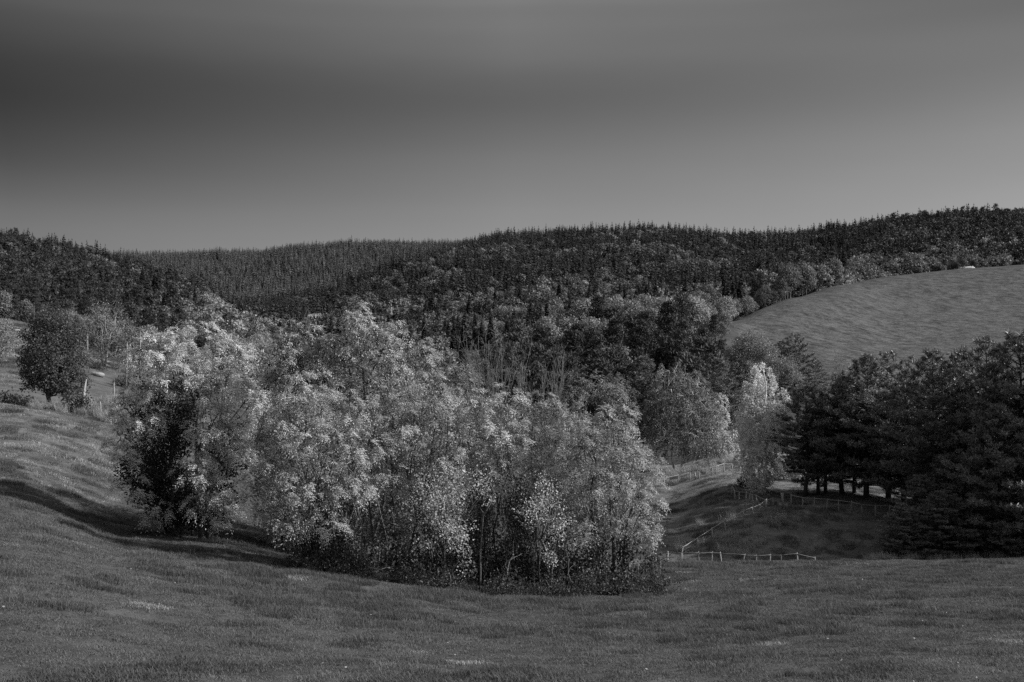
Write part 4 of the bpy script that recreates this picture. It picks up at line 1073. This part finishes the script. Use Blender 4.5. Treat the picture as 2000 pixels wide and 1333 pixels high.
# kind by place
nz = fbm(fx / 70, fy / 70, 401); nz2 = fbm(fx / 28, fy / 28, 402); u01 = rf.uniform(size=len(fx))
left = fpx < np.interp(fy, [200, 620, 870, 1080, 1300], [600, 545, 440, 330, 200]); left &= fy < 1400
farr = (fy > 1750)
knoll = (fpx > 980) & (fy < 390)
valley = (fy < 420) & ~left & ~knoll
rgt = (fpx > 1450) & (fy > 390) & ~farr
p_con = np.full(len(fx), .5)
hgtc = np.clip((fy - 500) / 900, 0, 1)
p_con = np.where(farr, 1.0, np.clip(.26 + .5 * hgtc + (nz - .5) * 2.6, .06, .9))
p_con = np.where(left, np.clip(np.interp(fy, [200, 450, 800, 1150], [.35, .45, .7, .95]) + (nz - .5) * 1.4 - np.clip((fpx - 250) / 350, 0, 1) * .45 + np.clip((120 - fpx) / 120, 0, 1) * .5, .03, 1), p_con)
p_con = np.where(left & (fpx < np.interp(fy, [300, 620, 870, 1080], [300, 360, 260, 170])), np.clip(p_con + .2, 0, .78), p_con)
midrim = ~left & ~farr & (fy > 850) & (fpx < np.interp(fy, [850, 1000, 1200, 1450, 1500], [640, 700, 790, 940, 1000])); p_con = np.where(midrim, .85, p_con); p_con = np.where(valley, .06, p_con); p_con = np.where(left & (fy < 380), np.where(fpx < 110, .7, .03), p_con)
p_con = np.where(knoll, np.clip(.78 - np.clip((fy - 225) / 45, 0, 1) * .74 + (nz - .5) * .6, .03, .92), p_con)
p_con = np.where(rgt, np.clip(.15 + .85 * np.clip((fy - 700) / 450, 0, 1) + (nz - .5) * 1.6, .05, 1), p_con)
con = u01 < p_con
v01 = rf.uniform(size=len(fx))
kind = np.where(con, 0, np.where(v01 < np.clip((nz2 - .50) * 1.6, .015, .55), 2, 1))
kind = np.where(con & (knoll | valley), 3, kind); kind = np.where(valley & (kind == 2), 1, kind)
kind = np.where(con & rgt & (v01 < np.where(fpx > 1740, .65, .12)), 3, kind)
kind = np.where(con & left & (v01 < np.interp(fy, [300, 1100], [.7, .35])), 3, kind)
kind = np.where(rgt & (fy < 680) & (kind == 0), 1, kind)
rim = left & (fpx > np.interp(fy, [300, 620, 870, 1080], [330, 400, 300, 200]))
kind = np.where(rim & ~con & (v01 < .6), 2, kind); kind = np.where(knoll & ~con & (fy > 240) & (v01 < .62), 2, kind)  # more pale crowns along both rims, partly to paint the sunlit crests
sc = (.72 + .46 * rf.uniform(size=len(fx)) ** 1.3) * np.where(kind == 0, 1.0, .95)
sc = np.where(valley, sc * .6, sc); sc = np.where(knoll, sc * .86, sc); sc = np.where((fpx > 1380) & (fy < 360) & (fx > 36 + (fy - 180) * .096), sc * .62, sc); sc = np.where(left, sc * np.interp(fy, [180, 300, 450, 560], [.48, .55, .75, .95]), sc)
sc = np.where(farr, sc * 1.15, sc); sc = np.where((kind == 0) & ~farr & (fy > 600), sc * 1.02, sc); sc = sc * np.where(fy > 420, .62 + .76 * fbm(fx / 18, fy / 18, 411), 1)
var = rf.randint(0, 4, len(fx)); rot = rf.uniform(0, 6.28, len(fx))
H0 = np.array([18.5, 12.5, 12.5, 16.5])[kind]
topz = fz + H0 * sc
toppy = CY - topz / fy * F; basepy = CY - fz / fy * F
# sight lines over the bare ground
cummin = np.minimum.accumulate(TAB, axis=1)
fi = np.clip((fpx + 700) / 10, 0, 339.9).astype(int); fj = np.clip((np.log(fy) - LY[0]) / (LY[1] - LY[0]), 0, 498).astype(int)
vis = toppy < cummin[fi, np.maximum(fj - 3, 0)] + 25
inview = (fpx > -260) & (fpx < 2260)
fx, fy, fz, fpx, kind, sc, var, rot, toppy, basepy, left, farr, knoll, valley, rgt, nz2 = [q[vis & inview] for q in (fx, fy, fz, fpx, kind, sc, var, rot, toppy, basepy, left, farr, knoll, valley, rgt, nz2)]
# what the near trees leave open to view
sil = np.interp(fpx, [-50, 40, 60, 170, 215, 260, 330, 470, 520, 560, 640, 700, 800, 900, 1000, 1130, 1240, 1290, 1430, 1470, 1530, 1560, 1650, 1730, 1820, 1900, 2050],
                [700, 690, 620, 690, 720, 690, 645, 650, 690, 660, 640, 605, 640, 690, 760, 740, 740, 720, 720, 700, 720, 760, 740, 700, 700, 690, 640])
shown = (toppy < sil - 6) & (fpx > 3) & (fpx < 1997)
px_size = (basepy - toppy)
# canopy in front hides most of a tree: visibility order by size among those shown, spread over the picture
order = np.argsort(-(px_size * np.where(shown, 1, 0)))
indiv = np.zeros(len(fx), bool)
quota = {0: 235, 1: 235, 2: 120, 3: 150}
for kd, qn in quota.items():
    c = order[(kind[order] == kd) & shown[order]]
    indiv[c[:qn]] = True


def words_for(i):
    if knoll[i]: z = 'knoll wood'
    elif valley[i]: z = 'valley wood'
    elif left[i]: z = 'left hillside'
    elif rgt[i]: z = 'ridge forest'
    else: z = 'middle hill'
    row = 'near' if fy[i] < 240 else 'middle' if fy[i] < 380 else 'upper'
    s = fpx[i]
    lr = 'far left' if s < 130 else 'left' if s < 300 else 'left middle' if s < 560 else 'centre' if s < 1000 else 'right of centre' if s < 1200 else 'centre right' if s < 1400 else 'right'
    return z, row, lr


NAME = ['spruce_tree', 'broadleaf_tree', 'broadleaf_tree', 'pine_tree']
LOOK = ['dark pointed spruce', 'dull rounded broadleaf tree', 'pale rounded broadleaf tree', 'dark tiered pine']
for i in np.nonzero(indiv)[0]:
    z, row, lr = words_for(i)
    size = 'tall' if sc[i] > 1.02 else 'small' if sc[i] < .7 else 'mid-sized'
    cm, tm = TPL[KINDS[kind[i]] + '_mid', var[i]]
    t = thing(NAME[kind[i]], (fx[i], fy[i], fz[i]), '%s %s in the %s rows of the %s, %s' % (size, LOOK[kind[i]], row, z, lr), 'tree', '%ss in the %s' % (LOOK[kind[i]], z))
    t.scale = (sc[i],) * 3; t.rotation_euler = (0, 0, rot[i])
    link('trunk', tm, t); link('crown', cm, t)

# the rest of each wood is one mass
LBL = {'left': ('forest', 'mass of mixed forest covering the left hillside'), 'far': ('forest', 'dense even spruce forest on the far ridge'), 'mid': ('forest', 'mixed forest mass covering the middle hill'),
       'right': ('forest', 'forest mass on the ridge above the pasture hill'), 'near': ('forest', 'low wood filling the valley and knoll behind the near trees')}
zn = np.where(farr, 'far', np.where(left, 'left', np.where(knoll | valley, 'near', np.where(rgt, 'right', 'mid'))))
for z, (nm, lab) in LBL.items():
    m = (zn == z) & ~indiv
    if not m.any(): continue
    isfar = fy[m] > 430
    tl = [TPL[k + s, v][0] for s in ('_mid', '_far') for k in KINDS for v in range(4)] + [TPL['ridge_far', v][0] for v in range(4)]
    ix = np.where(farr[m], 32, isfar * 16 + kind[m] * 4) + var[m]
    scatter(nm, np.stack([fx[m], fy[m], fz[m]], -1), np.stack([sc[m] * rf.uniform(.9, 1.15, m.sum())] * 2 + [sc[m]], -1), rot[m], None, ix, tl, lab, 'forest')
print('forest', len(fx), 'individual', indiv.sum())

# ------------------------------------------------------------------ single trees that stand out on the hills
def single(kindkey, px, d, h, label, v=0, h0=None, name='broadleaf_tree', group=None, w=1.0):
    b = gnd(px, d); t = thing(name, b, label, 'tree', group)
    cm, tm = TPL[kindkey, v]; base_h = {'broadp_mid': 11, 'broad_mid': 11, 'pine_mid': 15, 'spruce_mid': 17}[kindkey] + v
    s = h / base_h; t.scale = (s * w, s * w, s); t.rotation_euler = (0, 0, px * .37)
    link('trunk', tm, t); link('crown', cm, t)


for (px, d, h, lab, v, w) in [(1522, 445, 9, 'small bright tree at the wood edge below the ridge forest', 0, .8), (1560, 455, 10, 'pale tree right of the small bright one along the pasture crest', 1, 1.1), (1585, 462, 9, 'third pale tree along the pasture crest', 2, 1.0), (1612, 470, 11, 'pale tree left of the forked bright one on the pasture crest', 3, 1.0),
                              (1632, 476, 13, 'tall bright tree at the right end of the pale row on the pasture crest', 0, .8), (1645, 720, 12, 'left of two pale round trees in the ridge forest', 1, 1.5), (1690, 730, 13, 'right of two pale round trees in the ridge forest', 2, 1.6),
                              (1190, 820, 14, 'pale tree in the bright patch on the middle hill', 3, 1.1), (1215, 860, 13, 'pale tree right in the bright patch on the middle hill', 0, 1.1), (1165, 800, 13, 'lower pale tree left of the bright patch on the middle hill', 1, 1.1),
                              (1880, 548, 5.5, 'round bush behind the white roofs on the pasture crest', 2, 1.5), (1868, 546, 4.5, 'small bush left of the white roofs on the pasture crest', 1, 1.4), (1902, 552, 5, 'bush right of the white roofs on the pasture crest', 0, 1.4), (1795, 536, 3.5, 'low bush left of the lone white roof on the pasture crest', 1, 1.6)]:
    single('broadp_mid' if h > 6 else 'broad_mid', px, d, h, lab, v, w=w)
for (px, d, yt, v, rot, lab, sx) in [(1552, 216, 655, 1, .5, 'dark pine alone at the right end of the knoll wood', 1.1), (1525, 236, 668, 0, 2.0, 'dark pine behind the pale round-headed oak', 1.1), (1592, 232, 702, 1, 4.0, 'small dark pine at the foot of the pasture hill', 1.2),
                                     (1405, 192, 705, 0, 1.0, 'dark pine behind the thin young birch', 1.1), (1437, 202, 712, 1, 3.0, 'dark pine left of the pale round-headed oak', 1.0), (1258, 178, 700, 0, 4.0, 'dark pine left behind the big drooping birch', 1.1), (1365, 205, 700, 1, 5.0, 'dark pine right behind the big drooping birch', 1.1)]:
    place_pine(px, d, h_for(px, d, yt), v, rot, lab, 'dark pines behind the birches', sx)


def house(px, d, up, rot, label):
    b = gnd(px, d); b[2] += up
    t = thing('house', b, label, 'house'); t.rotation_euler = (0, 0, rot)
    w, l, h, rf_ = 5.0, 8.0, 3.0, 2.2
    link('wall', MB().box((0, 0, h / 2 - .5), (l, w, h + 1)).mesh('wall', M['wall']), t)
    V = np.array([[-l / 2 - .3, -w / 2 - .3, h + .003], [l / 2 + .3, -w / 2 - .3, h + .003], [l / 2 + .3, w / 2 + .3, h + .003], [-l / 2 - .3, w / 2 + .3, h + .003], [-l / 2 - .3, 0, h + rf_], [l / 2 + .3, 0, h + rf_]], float)
    mb = MB(); mb.grid(V, np.array([[0, 1, 5, 4], [2, 3, 4, 5], [0, 3, 2, 1]])); mb.tr.append(np.array([[0, 4, 3], [1, 2, 5]]) + mb.n - 6)
    rr = link('roof', mb.mesh('roof', M['roof']), t)
    link('chimney', MB().box((l * .2, .5, h + rf_ - .1), (.5, .5, 1.0)).mesh('chimney', M['wall']), rr)
    for sx in (-2.4, 0, 2.4):
        link('window', MB().box((sx, -w / 2 - .02, 1.5), (.9, .06, 1.1)).mesh('window', M['glass']), t)


def house_up(px, d, ytop):
    return (CY - ytop) / F * d - gnd(px, d)[2] - 5.2


house(1875, 556, house_up(1875, 556, 522.3), 1.25, 'white-roofed house half hidden behind the pasture crest, larger of two adjoining')
house(1889, 562, house_up(1889, 562, 521), 1.9, 'second white roof just right of the larger one on the pasture crest')
house(1811, 540, house_up(1811, 540, 532.6), 1.2, 'lone small white roof peeping over the pasture crest further left')

# ================================================================== LIGHT, SKY, CAMERA
az, el = math.radians(SUN_AZ), math.radians(SUN_EL)
S = Vector((math.sin(az) * math.cos(el), math.cos(az) * math.cos(el), math.sin(el)))
sl = bpy.data.lights.new('sun', 'SUN'); sl.energy = 4.6; sl.angle = math.radians(.55); sl.color = (1, 1, 1)
so = link('sun', sl); so.rotation_euler = (-S).to_track_quat('-Z', 'Y').to_euler()

wd = bpy.data.worlds.new('World'); scn.world = wd; wd.use_nodes = True
nt = wd.node_tree; nt.nodes.clear()
sky = nt.nodes.new('ShaderNodeTexSky'); sky.sky_type = 'NISHITA'; sky.sun_disc = False
sky.sun_elevation = el; sky.sun_rotation = az; sky.air_density = 1.0; sky.dust_density = .8; sky.ozone_density = 1.0
sp = nt.nodes.new('ShaderNodeSeparateColor'); nt.links.new(sky.outputs[0], sp.inputs[0])
v = mth(nt, 'ADD', mth(nt, 'MULTIPLY', sp.outputs[0], .75), mth(nt, 'MULTIPLY', sp.outputs[1], .25))   # a red filter on black and white film
# a thin dark bank of cloud, deepest on the left, lies across the upper sky (in directions of the sky itself)
tc = nt.nodes.new('ShaderNodeTexCoord'); sx = nt.nodes.new('ShaderNodeSeparateXYZ'); nt.links.new(tc.outputs['Generated'], sx.inputs[0])
mp = nt.nodes.new('ShaderNodeMapping'); mp.inputs['Scale'].default_value = (1.6, 1.6, 7.0); nt.links.new(tc.outputs['Generated'], mp.inputs[0])
nz_ = noise(nt, 1.3, 4, mp.outputs[0], .5)
dx, dz = sx.outputs[0], sx.outputs[2]


def ramp(val, pts):
    n = nt.nodes.new('ShaderNodeValToRGB'); n.color_ramp.interpolation = 'CARDINAL'
    e = n.color_ramp.elements
    e[0].position = pts[0][0]; e[1].position = pts[-1][0]
    for p, q in pts[1:-1]: e.new(p)
    for el_, (p, q) in zip(sorted(e, key=lambda w: w.position), pts): el_.color = (q / 4, q / 4, q / 4, 1)
    nt.links.new(val, n.inputs[0])
    return mth(nt, 'MULTIPLY', n.outputs[0], 4.0)


def mixv(f, a, b):
    n = nt.nodes.new('ShaderNodeMix'); n.data_type = 'FLOAT'
    nt.links.new(f, n.inputs[0]); nt.links.new(a, n.inputs[2]); nt.links.new(b, n.inputs[3])
    return n.outputs[0]


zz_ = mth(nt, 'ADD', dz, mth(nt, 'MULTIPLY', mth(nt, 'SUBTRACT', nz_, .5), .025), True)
RL = ramp(zz_, [(0, .42), (.094, .41), (.115, .35), (.139, .26), (.171, .19), (.2, .176), (.23, .25), (.266, .42), (.33, .7), (.5, 1.6), (.8, 3.2), (1, 3.4)])  # steep rise above the view is added fill light, in all three ramps
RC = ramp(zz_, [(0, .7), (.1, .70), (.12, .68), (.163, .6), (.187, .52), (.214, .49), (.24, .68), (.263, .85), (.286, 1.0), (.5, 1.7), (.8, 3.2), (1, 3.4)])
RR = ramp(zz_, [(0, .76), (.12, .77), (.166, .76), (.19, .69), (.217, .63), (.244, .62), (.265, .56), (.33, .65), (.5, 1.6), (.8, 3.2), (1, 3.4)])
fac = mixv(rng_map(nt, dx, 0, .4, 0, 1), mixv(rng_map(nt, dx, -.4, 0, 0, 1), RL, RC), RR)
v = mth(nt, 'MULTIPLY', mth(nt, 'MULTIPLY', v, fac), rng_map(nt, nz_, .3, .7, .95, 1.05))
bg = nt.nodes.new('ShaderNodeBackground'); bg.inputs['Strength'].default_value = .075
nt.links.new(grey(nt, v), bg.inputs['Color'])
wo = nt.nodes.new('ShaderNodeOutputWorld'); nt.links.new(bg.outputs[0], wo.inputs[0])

cam = bpy.data.cameras.new('camera'); cam.lens = 40; cam.sensor_width = 36; cam.clip_end = 12000; cam.clip_start = .05
co = link('camera', cam); co.location = (0, 0, 0); co.rotation_euler = (math.pi / 2, 0, 0)
scn.camera = co
scn.view_settings.view_transform = 'Standard'; scn.view_settings.look = 'None'; scn.view_settings.exposure = EXPOSURE; scn.view_settings.gamma = 1
scn.view_settings.use_curve_mapping = False
scn.cycles.use_denoising = False
scn.cycles.max_bounces = 6; scn.cycles.diffuse_bounces = 3; scn.cycles.transmission_bounces = 3; scn.cycles.glossy_bounces = 1
